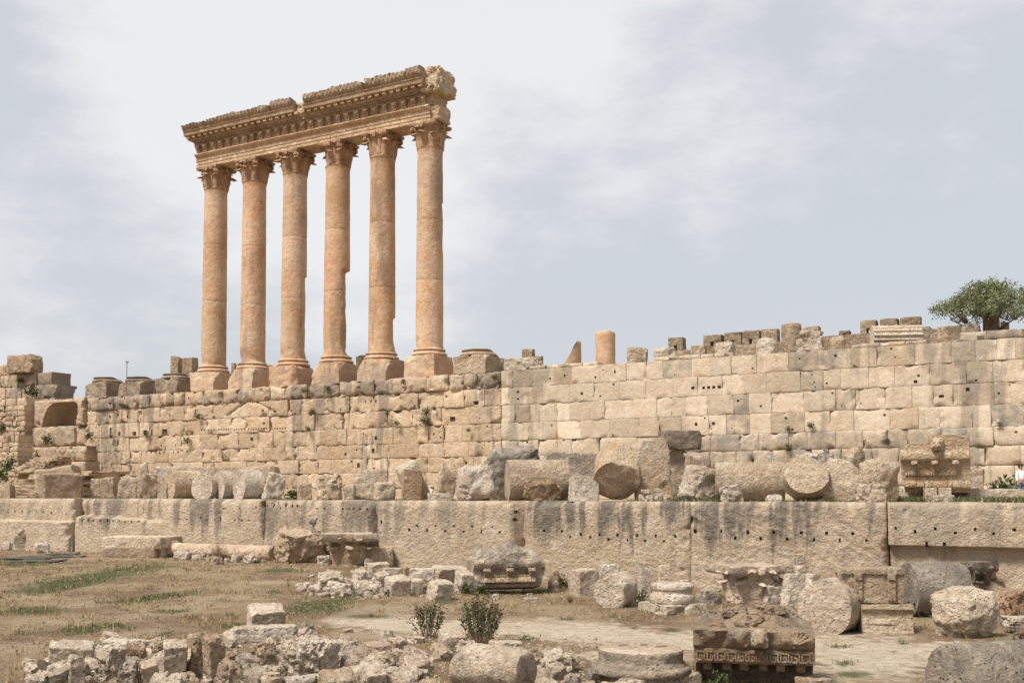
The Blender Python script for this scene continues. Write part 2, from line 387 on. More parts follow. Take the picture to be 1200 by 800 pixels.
def to_px(x, y, z):
    d = y*math.cos(PITCH)+z*math.sin(PITCH); v = z*math.cos(PITCH)-y*math.sin(PITCH)
    return 600+F*x/d, CY-F*v/d
def splat(x, y, z, L):
    px, py = to_px(x, np.maximum(y, 2.0), z); out = np.zeros_like(px)
    for (cx, cy, rx, ry, a) in L:
        dx, dy = px-cx, py-cy; ca, sa = math.cos(a), math.sin(a)
        q = ((dx*ca+dy*sa)/rx)**2+((-dx*sa+dy*ca)/ry)**2
        out = np.maximum(out, np.exp(-q*0.8))
    return out

def build_ground():
    xs = np.concatenate([[-4000, -1500, -600, -250, -140, -95], np.arange(-75, 50, 0.4), [56, 70, 100, 200, 500, 1500, 4000]])
    ys = np.concatenate([[-4000, -1200, -300, -80, -20, 0, 8, 12, 15], np.arange(17, 95, 0.4), [100, 130, 200, 500, 1500, 4000, 8000]])
    X, Y = np.meshgrid(xs, ys); Z = gz(X, Y)
    P = np.stack([X.ravel(), Y.ravel(), np.zeros(X.size)], 1)
    near = ((X > -78) & (X < 52) & (Y > 14) & (Y < 98)).ravel()
    zz = Z.ravel(); zz[near] += 0.035*fbm(P[near], 1.1, 3, 61)
    nx, ny = len(xs), len(ys)
    Fc = [(j*nx+i, j*nx+i+1, (j+1)*nx+i+1, (j+1)*nx+i) for j in range(ny-1) for i in range(nx-1)]
    mb = MB(); mb.add(np.stack([X.ravel(), Y.ravel(), zz], 1), Fc)
    g = splat(P[:, 0], P[:, 1], zz, GREEN); v = splat(P[:, 0], P[:, 1], zz, GRAVEL); s = splat(P[:, 0], P[:, 1], zz, STRAW)
    mb.C = [np.stack([g, v, s, np.ones_like(g)], 1)]
    m, nt, b = new_mat('court_earth'); q = NT(nt)
    pos = q.n('ShaderNodeNewGeometry').outputs['Position']
    at = q.n('ShaderNodeAttribute', attribute_name='blk'); sp = q.n('ShaderNodeSeparateColor'); q.l(at.outputs['Color'], sp.inputs[0])
    n1 = q.noise(pos, 0.35, 6, 0.6); n2 = q.noise(pos, 2.2, 8, 0.7); n3 = q.noise(pos, 14, 6, 0.75); n4 = q.noise(pos, 0.9, 6, 0.65, 0.8)
    col = q.mix(q.rng(n1, 0.35, 0.65), (0.225, 0.148, 0.092), (0.41, 0.305, 0.20))
    col = q.mix(q.rng(n4, 0.45, 0.7, 0, 0.7), col, (0.42, 0.31, 0.19))
    def mask(ch, lo=0.30, hi=0.80):
        return q.rng(q.math('ADD', sp.outputs[ch], q.math('MULTIPLY', q.math('SUBTRACT', q.math('ADD', q.math('MULTIPLY', n4, 0.55), q.math('MULTIPLY', n2, 0.45)), 0.5), 2.6)), lo, hi)
    col = q.mix(q.math('MULTIPLY', mask(2), 0.75), col, (0.46, 0.37, 0.25))
    col = q.mix(mask(1, 0.28, 0.85), col, q.mix(q.rng(n2, 0.35, 0.65), (0.56, 0.455, 0.325), (0.74, 0.635, 0.485)))
    col = q.mix(q.math('MULTIPLY', mask(0, 0.30, 0.85), 0.85), col, (0.085, 0.105, 0.03))
    dk = q.rng(q.noise(pos, 4.5, 6, 0.7, 0.4), 0.52, 0.66); col = q.mix(q.math('MULTIPLY', dk, q.math('SUBTRACT', 0.55, q.math('MULTIPLY', sp.outputs[1], 0.5), True)), col, (0.135, 0.09, 0.052))
    st = q.rng(q.noise(pos, 7.5, 5, 0.75, 0.3), 0.58, 0.68, 0, 0.6); col = q.mix(st, col, (0.50, 0.40, 0.27))
    spk = q.rng(n4, 0.55, 0.75, 0, 0.45)
    col = q.mix(q.math('MULTIPLY', spk, q.rng(n2, 0.5, 0.65)), col, (0.11, 0.105, 0.04))
    col = q.mix(1.0, col, q.mix(q.rng(n3, 0.28, 0.72), (0.62, 0.605, 0.59), (1.22, 1.21, 1.20)), 'MULTIPLY')
    q.l(col, b.inputs['Base Color']); b.inputs['Roughness'].default_value = 1.0
    bp = q.n('ShaderNodeBump'); bp.inputs['Strength'].default_value = 0.9; bp.inputs['Distance'].default_value = 0.2
    q.l(q.math('ADD', n2, n3), bp.inputs['Height']); q.l(bp.outputs[0], b.inputs['Normal'])
    o = mb.build('ground', m, colattr=True); tag(o, kind='structure')
build_ground()

# ------------------------------------------------------------------ masonry
def block(mb, s0, s1, z0, z1, w, res=0.16, rough=0.025, edge=0.05, er=0.09, depth=0.7, holes=(), col=(.5, .5, .3), sl=(0, 0), dfun=None, chips=0.5, seed=0, W=None):
    """One wall stone: a gridded front face with worn edges and sunk holes, and sides running back into the wall."""
    def lines(a, b, hs):
        L = b-a; r = [a, a+min(0.035, L*.1), a+min(.10, L*.2)]; k = max(1, int(round((L-.2)/res)))
        r += [a+.1+(L-.2)*i/k for i in range(1, k)] if L > .3 else []
        r += [b-min(.10, L*.2), b-min(0.035, L*.1), b]
        for (h0, h1) in hs:
            r = [x for x in r if not (h0-.03 < x < h1+.03) or x in (a, b)]+[h0, h1]
        return np.array(sorted(set(r)))
    hh = [h for h in holes if h[0] > s0+.06 and h[1] < s1-.06 and h[2] > z0+.05 and h[3] < z1-.05]
    xs = lines(s0, s1, [(h[0], h[1]) for h in hh]); zs = lines(z0, z1, [(h[2], h[3]) for h in hh])
    S, Z = np.meshgrid(xs, zs); tz = (Z-z0)/(z1-z0)
    e = np.minimum(np.minimum(S-s0, s1-S), np.minimum(Z-z0, z1-Z))
    ts = (S-s0)/(s1-s0)
    S2 = S+(sl[0]*(1-ts)+sl[1]*ts)*(tz-.5)
    P = np.stack([S2.ravel(), Z.ravel(), np.full(S.size, w*3.1+seed*0.37)], 1)
    nf = fbm(P, 0.8, 5, 11).reshape(S.shape); nc = fbm(P, 1.7, 4, 23).reshape(S.shape)
    wd = w+rough*2.0*nf-edge*np.exp(-e/er)*(1.0+1.6*np.maximum(nc, 0))
    ch = np.maximum(nc-0.12, 0)*np.exp(-e/0.28)*chips; wd = wd-ch
    # the outline itself wavers
    S2 = S2+0.05*chips*fbm(P+7, 1.1, 3, 41).reshape(S.shape)*np.exp(-e/.15)
    Z2 = Z+0.05*chips*fbm(P+19, 1.1, 3, 43).reshape(S.shape)*np.exp(-e/.15)
    if dfun is not None: wd = wd+dfun(S2, Z2)
    if W is not None: V = W(S2, wd, Z2)
    else: V = np.stack([W0.x+U.x*S2+NV.x*wd, W0.y+U.y*S2+NV.y*wd, Z2], -1)
    V = V.reshape(-1, 3); nx, nz = len(xs), len(zs); Vl = [V]; Fc = []; n = len(V)
    back = lambda idx, dd: V[idx]-np.array([NV.x, NV.y, 0])*dd
    gone = np.zeros((nz-1, nx-1), bool); dep = np.zeros((nz-1, nx-1))
    if hh:
        cx = (xs[:-1]+xs[1:])/2; cz = (zs[:-1]+zs[1:])/2
        for h in hh:
            m = ((cz > h[2]) & (cz < h[3]))[:, None] & ((cx > h[0]) & (cx < h[1]))[None, :]
            gone |= m; dep[m] = h[4]
    for j in range(nz-1):
        for i in range(nx-1):
            q = [j*nx+i, j*nx+i+1, (j+1)*nx+i+1, (j+1)*nx+i]
            if not gone[j, i]: Fc.append(tuple(q[::-1])); continue
            B = back(q, dep[j, i]); Vl.append(B); bq = [n, n+1, n+2, n+3]; n += 4
            Fc.append(tuple(bq[::-1]))
            for k, (dj, di) in enumerate(((-1, 0), (0, 1), (1, 0), (0, -1))):
                jj, ii = j+dj, i+di
                if jj < 0 or ii < 0 or jj >= nz-1 or ii >= nx-1 or not gone[jj, ii]:
                    a, c = k, (k+1) % 4; Fc.append((q[a], q[c], bq[c], bq[a]))
    loop = [i for i in range(nx)]+[j*nx+nx-1 for j in range(1, nz)]+[(nz-1)*nx+i for i in range(nx-2, -1, -1)]+[j*nx for j in range(nz-2, 0, -1)]
    B = V[loop]-np.array([NV.x, NV.y, 0])*depth; Vl.append(B); k = len(loop)
    for a in range(k): c = (a+1) % k; Fc.append((loop[c], loop[a], n+a, n+c))
    Fc.append(tuple(range(n, n+k)))
    mb.add(np.concatenate(Vl), Fc, col if len(col) == 4 else (*col, 1))

def px_hole(px, py, w, sz=0.2, sh=None, dep=0.35):
    s = s_of(px, w, py); z = z_of(px, py, w); sh = sh or sz
    return (s-sz/2, s+sz/2, z-sh/2, z+sh/2, dep)

def masonry(mb, s0, s1, zl, w, rng, lmin, lmax, holes=(), col=None, offv=0.05, seed=0, gap=.008, **kw):
    for r in range(len(zl)-1):
        a = s0-rng.uniform(0, .6)*0
        while a < s1-0.05:
            b = a+rng.uniform(lmin, lmax)
            if s1-b < lmin*0.6: b = s1
            off = rng.uniform(-offv, offv)
            c = col(r, (a+b)/2) if col else (rng.random(), rng.random(), .3)
            za, zb = zl[r], zl[r+1]
            block(mb, a+gap, b-gap, za+gap, zb-gap, w+off, holes=holes, col=c, seed=seed+len(mb.V), **kw)
            a = b
COURSES = [-0.6, 0.55, 1.75, 2.93, 4.08, 5.42, 6.78, 8.12, 9.40]
S_SEAM = s_of(587, 0); S_L = s_of(100, 0); S_R = s_of(1420, 0)

def podium():
    rng = random.Random(4)
    t = empty('podium_wall', SW((S_SEAM+S_L)/2, 0, -0.3), 'tall ochre ashlar podium wall of worn weathered blocks under the six standing columns', 'wall')
    holes = []
    for k in range(34): holes.append(px_hole(236+k*2.95, 503.5-k*0.06, 0, 0.13, 0.16, .25))
    for k in range(22): holes.append(px_hole(106+k*5.4, 531-k*0.08, 0, 0.17, 0.2, .3))
    for (x, y, a, b) in [(201, 532, .85, .9), (130, 505, .28, .7), (140, 508, .35, .35), (148, 507, .5, .5), (158, 508, .45, .4), (170, 507, .5, .5), (177, 506, .3, .35), (192, 506, .6, .5), (128, 488, .22, .3), (150, 488, .22, .3), (118, 511, .25, .2),
                         (295, 514, .3, .3), (428, 470, .16, .2), (434, 470, .16, .2), (440, 470, .16, .2), (445, 503, .4, .35), (465, 504, .5, .4), (440, 513, .3, .3), (437, 528, .3, .4), (470, 517, .25, .3),
                         (530, 491, .5, .4), (558, 472, .5, .3), (565, 455, .6, .25), (310, 496, .25, .2), (398, 500, .3, .2), (291, 478, .2, .3), (322, 482, .3, .2), (555, 498, .25, .25), (480, 500, .2, .2), (420, 545, .3, .4), (345, 555, .25, .3)]:
        holes.append(px_hole(x, y, 0, a, b, .5))
    for _ in range(60): holes.append(px_hole(rng.uniform(110, 580), rng.uniform(455, 560), 0, rng.uniform(.1, .24), None, .3))
    tri = [(s_of(264, 0, 487), z_of(264, 487, 0)), (s_of(287, 0, 471), z_of(287, 471, 0)), (s_of(299, 0, 470), z_of(299, 470, 0)), (s_of(322, 0, 483), z_of(322, 483, 0))]
    def groove(S, Z):
        d = np.full(S.shape, 9.0)
        for (p, q) in ((tri[0], tri[1]), (tri[2], tri[3])):
            vx, vz = q[0]-p[0], q[1]-p[1]; t_ = np.clip(((S-p[0])*vx+(Z-p[1])*vz)/(vx*vx+vz*vz), 0, 1)
            d = np.minimum(d, np.hypot(S-p[0]-t_*vx, Z-p[1]-t_*vz))
        return -0.16*np.exp(-(d/.1)**2)
    def col(r, s):
        g = .18+.3*rng.random()
        if r == 7: g = .42+.35*rng.random()
        elif r == 6: g = .40+.35*rng.random()
        elif r == 5: g = .30+.3*rng.random()
        u = 0.62 if s > s_of(420, 0) else 0.5
        return (rng.gauss(.5, .16) if r < 6 else rng.gauss(.38, .16), rng.random()*.9, g)
    lower = MB(); masonry(lower, S_SEAM, S_L, COURSES[:6], 0, rng, 0.9, 2.6, holes, col, .05, dfun=groove, res=.15, rough=.028, edge=.025, er=.06, chips=.7)
    lower.build('lower_courses', M['podium'], t, colattr=True)
    mid = MB(); masonry(mid, S_SEAM, S_L, COURSES[5:8], 0, rng, 1.3, 3.3, holes, col, .08, dfun=groove, res=.13, rough=.04, edge=.03, er=.07, chips=.9)
    mid.build('middle_courses', M['podium'], t, colattr=True)
    top = MB()
    def ctop(r, s): return (rng.gauss(.42, .14), rng.random()*.8, .28+.42*rng.random())
    masonry(top, S_SEAM+.05, S_L, COURSES[7:9], 0.10, rng, 1.2, 2.6, holes, ctop, .14, res=.12, rough=.08, edge=.17, er=.15, chips=1.5, depth=4.2)
    top.build('top_course', M['podium'], t, colattr=True)
    bk = MB(); bk.box(tuple(SW((S_SEAM+S_L)/2, -20.2, 4.2)), ((S_L-S_SEAM)/2-.05, 20.0, 4.95), Matrix.Rotation(math.atan2(U.y, U.x), 3, 'Z'))
    bk.build('rubble_core', M['mortar'], t, smooth=0)
    for c in t.children: c.matrix_parent_inverse = Matrix.Translation(t.location).inverted()
podium()

def right_wall():
    rng = random.Random(11)
    t = empty('ashlar_wall', SW((S_SEAM+S_R)/2, 0, -0.3), 'long cream ashlar wall of large squared blocks behind the boulders on the right', 'wall')
    holes = []
    for k in range(7): holes.append(px_hole(812+k*6.1, 454.5-k*.25, 0, .22, .2, .3))
    for (x, y, a, b) in [(867, 452, .42, .4), (1101, 430, .45, .75), (588, 445, .35, .3), (596, 460, .2, .2), (607, 459, .16, .16), (595, 468, .2, .14), (607, 467, .2, .14), (682, 461, .2, .2), (816, 497, .2, .22), (836, 496, .2, .22), (861, 506, .3, .25),
                         (977, 467, .2, .35), (1000, 466, .45, .16), (1000, 474, .2, .14), (1073, 447, .22, .2), (1134, 456, .22, .22), (1114, 456, .3, .15), (1103, 464, .3, .18), (1144, 412, .3, .2), (698, 442, .15, .15), (662, 440, .15, .15)]:
        holes.append(px_hole(x, y, 0, a, b, .35))
    for _ in range(70): holes.append(px_hole(rng.uniform(592, 1195), rng.uniform(405, 520), 0, rng.uniform(.08, .16), None, .2))
    def col(r, s):
        left = s > s_of(800, 0)
        g = .12+.25*rng.random()
        if r == 7: g = .2+.5*rng.random()
        if rng.random() < .12: g = .7
        return (rng.gauss(.52, .2), rng.uniform(.3, 1.0) if rng.random() < .78 else 0.05, g)
    up = MB(); masonry(up, S_R, S_SEAM-.03, COURSES[4:9], 0.02, rng, 1.0, 2.35, holes, col, .04, res=.15, rough=.014, edge=.014, er=.045, chips=.38, depth=1.0, gap=.007)
    up.build('upper_courses', M['wall'], t, colattr=True)
    def cl(r, s):
        mid = s_of(1120, 0) < s < s_of(795, 0)
        return (rng.gauss(.42 if mid else .55, .14), rng.uniform(.1, .7), (.55+.3*rng.random()) if mid and r >= 2 else .2+.3*rng.random())
    lw = MB(); masonry(lw, S_R, s_of(797, .2), COURSES[:5], 0.2, rng, 1.1, 2.1, holes, cl, .05, res=.15, rough=.035, edge=.07, chips=.8, depth=.8)
    masonry(lw, s_of(797, .2)+.03, S_SEAM-.03, COURSES[:5], 0.02, rng, 1.0, 2.2, holes, cl, .05, res=.15, rough=.03, edge=.05, chips=.6, depth=.6)
    lw.build('lower_courses', M['wall'], t, colattr=True)
    cp = MB()
    masonry(cp, S_R, s_of(1128, 0), [9.42, 9.95], -0.05, rng, 1.2, 2.2, (), col, .05, res=.15, rough=.04, edge=.06, chips=.7, depth=1.2)
    masonry(cp, s_of(1090, 0), s_of(1000, 0), [9.42, 9.68], -0.10, rng, .8, 1.6, (), col, .05, res=.15, rough=.04, edge=.06, chips=.7, depth=1.0)
    masonry(cp, s_of(700, 0), s_of(620, 0), [9.42, 9.66], -0.10, rng, .7, 1.8, (), col, .05, res=.15, rough=.04, edge=.06, chips=.9, depth=1.0)
    masonry(cp, s_of(850, 0), s_of(765, 0), [9.42, 9.70], -0.10, rng, .7, 1.4, (), col, .05, res=.15, rough=.04, edge=.06, chips=.9, depth=1.0)
    cp.build('coping', M['wall'], t, colattr=True)
    bk = MB(); bk.box(tuple(SW((S_SEAM+S_R)/2-.05, -20.2, 4.2)), ((S_SEAM-S_R)/2-.1, 20.03, 4.95), Matrix.Rotation(math.atan2(U.y, U.x), 3, 'Z'))
    bk.build('rubble_core', M['mortar'], t, smooth=0)
    for c in t.children: c.matrix_parent_inverse = Matrix.Translation(t.location).inverted()
right_wall()

# the upper court behind the wall and the terrace in front of it
def sheet(name, w0, w1, s0, s1, zf, step, mat, amp, seed):
    ws = np.arange(w0, w1+.01, step); ss = np.arange(s0, s1+.01, step); Sg, Wg = np.meshgrid(ss, ws)
    X = W0.x+U.x*Sg+NV.x*Wg; Y = W0.y+U.y*Sg+NV.y*Wg
    Z = zf(Wg)+amp*fbm(np.stack([X.ravel(), Y.ravel(), 0*X.ravel()], 1), .5, 4, seed).reshape(X.shape)
    nx, ny = len(ss), len(ws); mb = MB()
    mb.add(np.stack([X, Y, Z], -1).reshape(-1, 3), [(j*nx+i, j*nx+i+1, (j+1)*nx+i+1, (j+1)*nx+i)[::-1] for j in range(ny-1) for i in range(nx-1)])
    return tag(mb.build(name, mat), kind='structure')
m_t, nt, b_ = new_mat('dry_terrace_earth'); q = NT(nt); ps = q.n('ShaderNodeNewGeometry').outputs['Position']
q.l(q.mix(q.rng(q.noise(ps, .6, 7, .65), .4, .62), (0.42, 0.335, 0.23), (0.20, 0.155, 0.075)), b_.inputs['Base Color'])
sheet('terrace', -0.2, LEDGE-2.2, s_of(1440, 10), s_of(-120, 10)+14, lambda w: -0.44+0.30*(1-np.clip(w, 0, LEDGE)/LEDGE), .8, m_t, .05, 3)
sheet('upper_court', -40, -2.4, S_R+.2, S_L-.4, lambda w: 9.25+0*w, 2.5, m_t, .05, 8)

# ------------------------------------------------------------------ megaliths
def megaliths():
    Mg = [(-75, 86, 'huge two-stepped block with a projecting lower half, at the left end of the terrace edge'),
          (86, 308, 'huge pale megalith with a broken ledge across its upper face, above the long lying shaft'),
          (308, 441, 'narrower megalith with a row of small holes near its top, above the big rough rock'),
          (441, 608, 'megalith between the deep slanting cleft and the pile of broken blocks, with zigzag holes'),
          (608, 807, 'smooth tan megalith with long dark vertical rain streaks, behind the squared pale blocks'),
          (807, 1038, 'rough pecked megalith with a broad dark grey stain, behind the capital and pale posts'),
          (1038, 1440, 'rightmost megalith with a long horizontal step across its face, under the terrace person')]
    rng = random.Random(2)
    for i, (xa, xb, lab) in enumerate(Mg):
        sa, sb = s_of(xb, LEDGE), s_of(xa, LEDGE)      # s grows to the left
        zt = -0.36 if i > 1 else -0.30
        cx = SW((sa+sb)/2, LEDGE-1.4); zb = gzf(*SW((sa+sb)/2, LEDGE+.2).xy)-.5
        hs = []
        def row(x0, x1, n, y0, y1, zig=0, sz=.135):
            for k in range(n):
                x = x0+(x1-x0)*k/max(1, n-1)+rng.uniform(-1, 1); y = y0+(y1-y0)*k/max(1, n-1)+(zig if k % 2 else -zig)+rng.uniform(-.8, .8)
                hs.append(px_hole(x, y, LEDGE, sz*rng.uniform(.7, 1.2), sz*rng.uniform(.7, 1.2), .3))
        dfun = None; sl = (0, 0)
        if i == 0:
            row(8, 78, 9, 598, 601)
            def dfun(S, Z): return 0.55*sstep(-1.85, -1.98, Z)+.05*fbm(np.stack([S.ravel(), Z.ravel(), 0*S.ravel()], 1), 1.2, 4, 3).reshape(S.shape)
        elif i == 1:
            row(95, 170, 11, 609, 611); row(185, 292, 14, 607, 609); row(262, 300, 3, 595, 594)
            def dfun(S, Z):
                P = np.stack([S.ravel(), Z.ravel()*.3, 0*S.ravel()], 1)
                br = -1.55+.35*fbm(P, .5, 4, 5).reshape(S.shape)+.5*fbm(P, .15, 2, 15).reshape(S.shape)
                lim = sstep(s_of(196, LEDGE), s_of(182, LEDGE), S)
                return -0.55*sstep(br-.06, br+.06, Z)*lim
        elif i == 2:
            row(313, 432, 17, 593, 596)
            sl = (.35, 0)
            def dfun(S, Z): return -0.75*sstep(sa+.75, sa+.05, S)*(0.6+.4*sstep(-4, -.5, Z))
        elif i == 3:
            row(447, 585, 14, 616, 620, 3); row(599, 599, 1, 600, 600); row(598, 598, 1, 609, 609)
            sl = (-.55, .35)
            def dfun(S, Z): return -0.5*sstep(sa+.5, sa, S)
        elif i == 4:
            row(635, 790, 15, 625, 631, 3.0); sl = (0, -.5)
            def dfun(S, Z): return -0.6*sstep(sb-.7, sb, S)*sstep(-.5, -4.5, Z)-.12*sstep(sa+1.0, sa+.75, S)
        elif i == 5:
            row(815, 1015, 14, 627, 629, 4)
            def dfun(S, Z):
                P = np.stack([S.ravel()*1.0+Z.ravel()*.5, Z.ravel()*1.0-S.ravel()*.5, 0*S.ravel()], 1)
                return .07*fbm(P*np.array([2.2, 6.0, 1]), 1.0, 4, 9).reshape(S.shape)
        else:
            row(1050, 1188, 7, 620, 623, 2); row(1086, 1106, 2, 638, 637)
            def dfun(S, Z): return -0.45*sstep(-2.25, -2.42, Z)+.05*fbm(np.stack([S.ravel(), Z.ravel(), 0*S.ravel()], 1), 2.2, 4, 3).reshape(S.shape)
        mb = MB()
        block(mb, sa+.03, sb-.03, zb, zt, LEDGE, res=.075, rough=.055, edge=.20, er=.16, depth=2.8, holes=hs, col=(.55, rng.uniform(.35, .75), [.2, .25, .12, .42, .1, .46, .32][i], [.5, .85, .8, .6, 1.0, .95, .45][i]), sl=sl, dfun=dfun, chips=.75, seed=i*9)
        o = mb.build('megalith', M['mega'], colattr=True, smooth=50)
        tag(o, lab, 'megalith', 'megaliths along the terrace edge')
megaliths()
# ------------------------------------------------------------------ the colonnade
AXW = -1.6
COLPX = [248, 293.5, 341.5, 391.5, 446.5, 502.5]
S6, S1 = s_of(502.5, AXW), s_of(248, AXW)
SPC = (S1-S6)/5
def col_s(k): return S6+SPC*(6-k)            # k = 1 leftmost .. 6 rightmost
PSI = math.atan2(-NV.x, NV.y) if False else math.atan2(NV.y, NV.x)-R(-90)   # rotation that turns local -Y into NV
ROT = Matrix.Rotation(PSI, 3, 'Z')
SHAFT_Z0 = z_of(502.5, 409, AXW); CAP_Z0 = z_of(502.5, 178, AXW); CAP_Z1 = z_of(502.5, 148, AXW)

def leaf(w, h, curl, out0, lean, nx=5, nz=7):
    """An acanthus leaf standing on the XZ plane, bending to -Y at its tip."""
    V = []; Fc = []
    for j in range(nz+1):
        t = j/nz
        if t < .72: y = -out0-lean*t; z = h*t/.78
        else:
            a = (t-.72)/.28*math.pi*.85; y = -out0-lean*.72-curl*(1-math.cos(a))*.6-lean*.1; z = h*.72/.78+curl*math.sin(a)*.75
        wd = w*(1-.10*t-.35*max(0, t-.75)/.25)*(1+.16*math.cos(t*20))
        for i in range(nx+1):
            x = (i/nx*2-1); V.append((x*wd/2, y+.38*w*abs(x)**1.6-.05*w*math.cos(x*9)-.10*w*math.exp(-(x*4)**2), z))
    n = nx+1
    for j in range(nz):
        for i in range(nx): Fc.append((j*n+i, j*n+i+1, (j+1)*n+i+1, (j+1)*n+i))
    V = np.array(V); B = V+np.array([0, .07*w+.02, 0]); k = len(V)
    Fc = Fc+[tuple(k+a for a in f[::-1]) for f in Fc]
    bd = [i for i in range(n)]+[j*n+nx for j in range(1, nz+1)]+[nz*n+i for i in range(nx-1, -1, -1)]+[j*n for j in range(nz-1, 0, -1)]
    for a in range(len(bd)): c = (a+1) % len(bd); Fc.append((bd[c], bd[a], k+bd[a], k+bd[c]))
    return np.concatenate([V, B]), Fc
def capital_mesh(r, h, ab, seed, rough=.03, nleaf=8, az=.85, vol=1.0, c1=.50):
    """Corinthian capital, base at z = 0: bell, two rings of leaves, corner volutes (leaves mesh, abacus mesh)."""
    mb = MB(); rng = random.Random(seed)
    mb.add(*lathe([(r*.98, 0), (r*1.05, h*.02), (r*1.05, h*.05), (r*.95, h*.07), (r*.88, h*.3), (r*.90, h*.55), (r*1.0, h*.74), (r*1.26, h*.87)], 32, seed, rough*.4))
    for ring, (hh, off, cu, ln) in enumerate(((.46, 0, c1, .20), (.78, .5, .34, .30))):
        for k in range(nleaf):
            if rng.random() < .06: continue
            V, Fc = leaf(2*math.pi*r/nleaf*(.98 if ring == 0 else .92), h*hh*rng.uniform(.93, 1.06), r*cu*rng.uniform(.7, 1.15), r*(1.05 if ring == 0 else .90), r*ln)
            V = V+rough*1.5*vfbm(V, 4, 3, seed+k)
            V = V @ np.array(Matrix.Rotation(2*math.pi*(k+off)/nleaf, 3, 'Z')).T; mb.add(V+np.array([0, 0, h*.06]), Fc)
    for k in range(4):          # corner volutes
        a = math.pi/4+k*math.pi/2
        if rng.random() < .25: continue
        for sgn in (-1, 1):
            pts = []; rad = []
            for j in range(12):
                t = j/11
                if t < .55: rr = r*(.98+.42*(t/.55)**1.5); z = h*(.5+.34*(t/.55))
                else:
                    q = (t-.55)/.45*1.6*math.pi; rr = r*1.40+r*.11*math.sin(q); z = h*.76+h*.08*math.cos(q)
                aa = a+sgn*(.30*(1-min(1, t/.6))+.05); pts.append((rr*math.cos(aa), rr*math.sin(aa), z)); rad.append(vol*r*(.10+.04*min(1, t*1.4)))
            V, Fc = tube(pts, rad, 6); mb.add(V+rough*.4*vfbm(V, 4, 2, seed+k), Fc)
    for k in range(4):          # a flower in the middle of each side
        a = k*math.pi/2; V, Fc = rough_box(r*.16, r*.10, h*.10, rng, seed+k, 5, .6, .02, 0)
        V = V @ np.array(Matrix.Rotation(a, 3, 'Z')).T+np.array([-math.sin(a)*-r*1.22, -math.cos(a)*r*1.22*1, h*.87]) if False else V+np.array([math.cos(a)*r*1.2, math.sin(a)*r*1.2, h*.87]); mb.add(V, Fc)
    am = MB(); n = 9; prof = []
    half = ab
    for k in range(4):
        for j in range(n):
            t = j/n*2-1; x = t*half; y = -half*(1-.16*(1-t*t)); y = y if abs(t) < .9 else y*.97
            a = k*math.pi/2; prof.append((x*math.cos(a)-y*math.sin(a), x*math.sin(a)+y*math.cos(a)))
    V = []; Fc = []; m = len(prof)
    for (sc, z) in ((.90, az), (.98, az+(1-az)*.3), (1.0, az+(1-az)*.5), (1.0, 1.0)):
        for (x, y) in prof: V.append((x*sc, y*sc, h*z))
    for a in range(3):
        for b in range(m): c = (b+1) % m; Fc.append((a*m+b, a*m+c, (a+1)*m+c, (a+1)*m+b))
    Fc.append(tuple(range(m-1, -1, -1))); Fc.append(tuple(range(3*m, 4*m)))
    V = np.array(V); V = V+rough*vfbm(V, 1.6, 4, seed+77); am.add(V, Fc)
    return mb, am

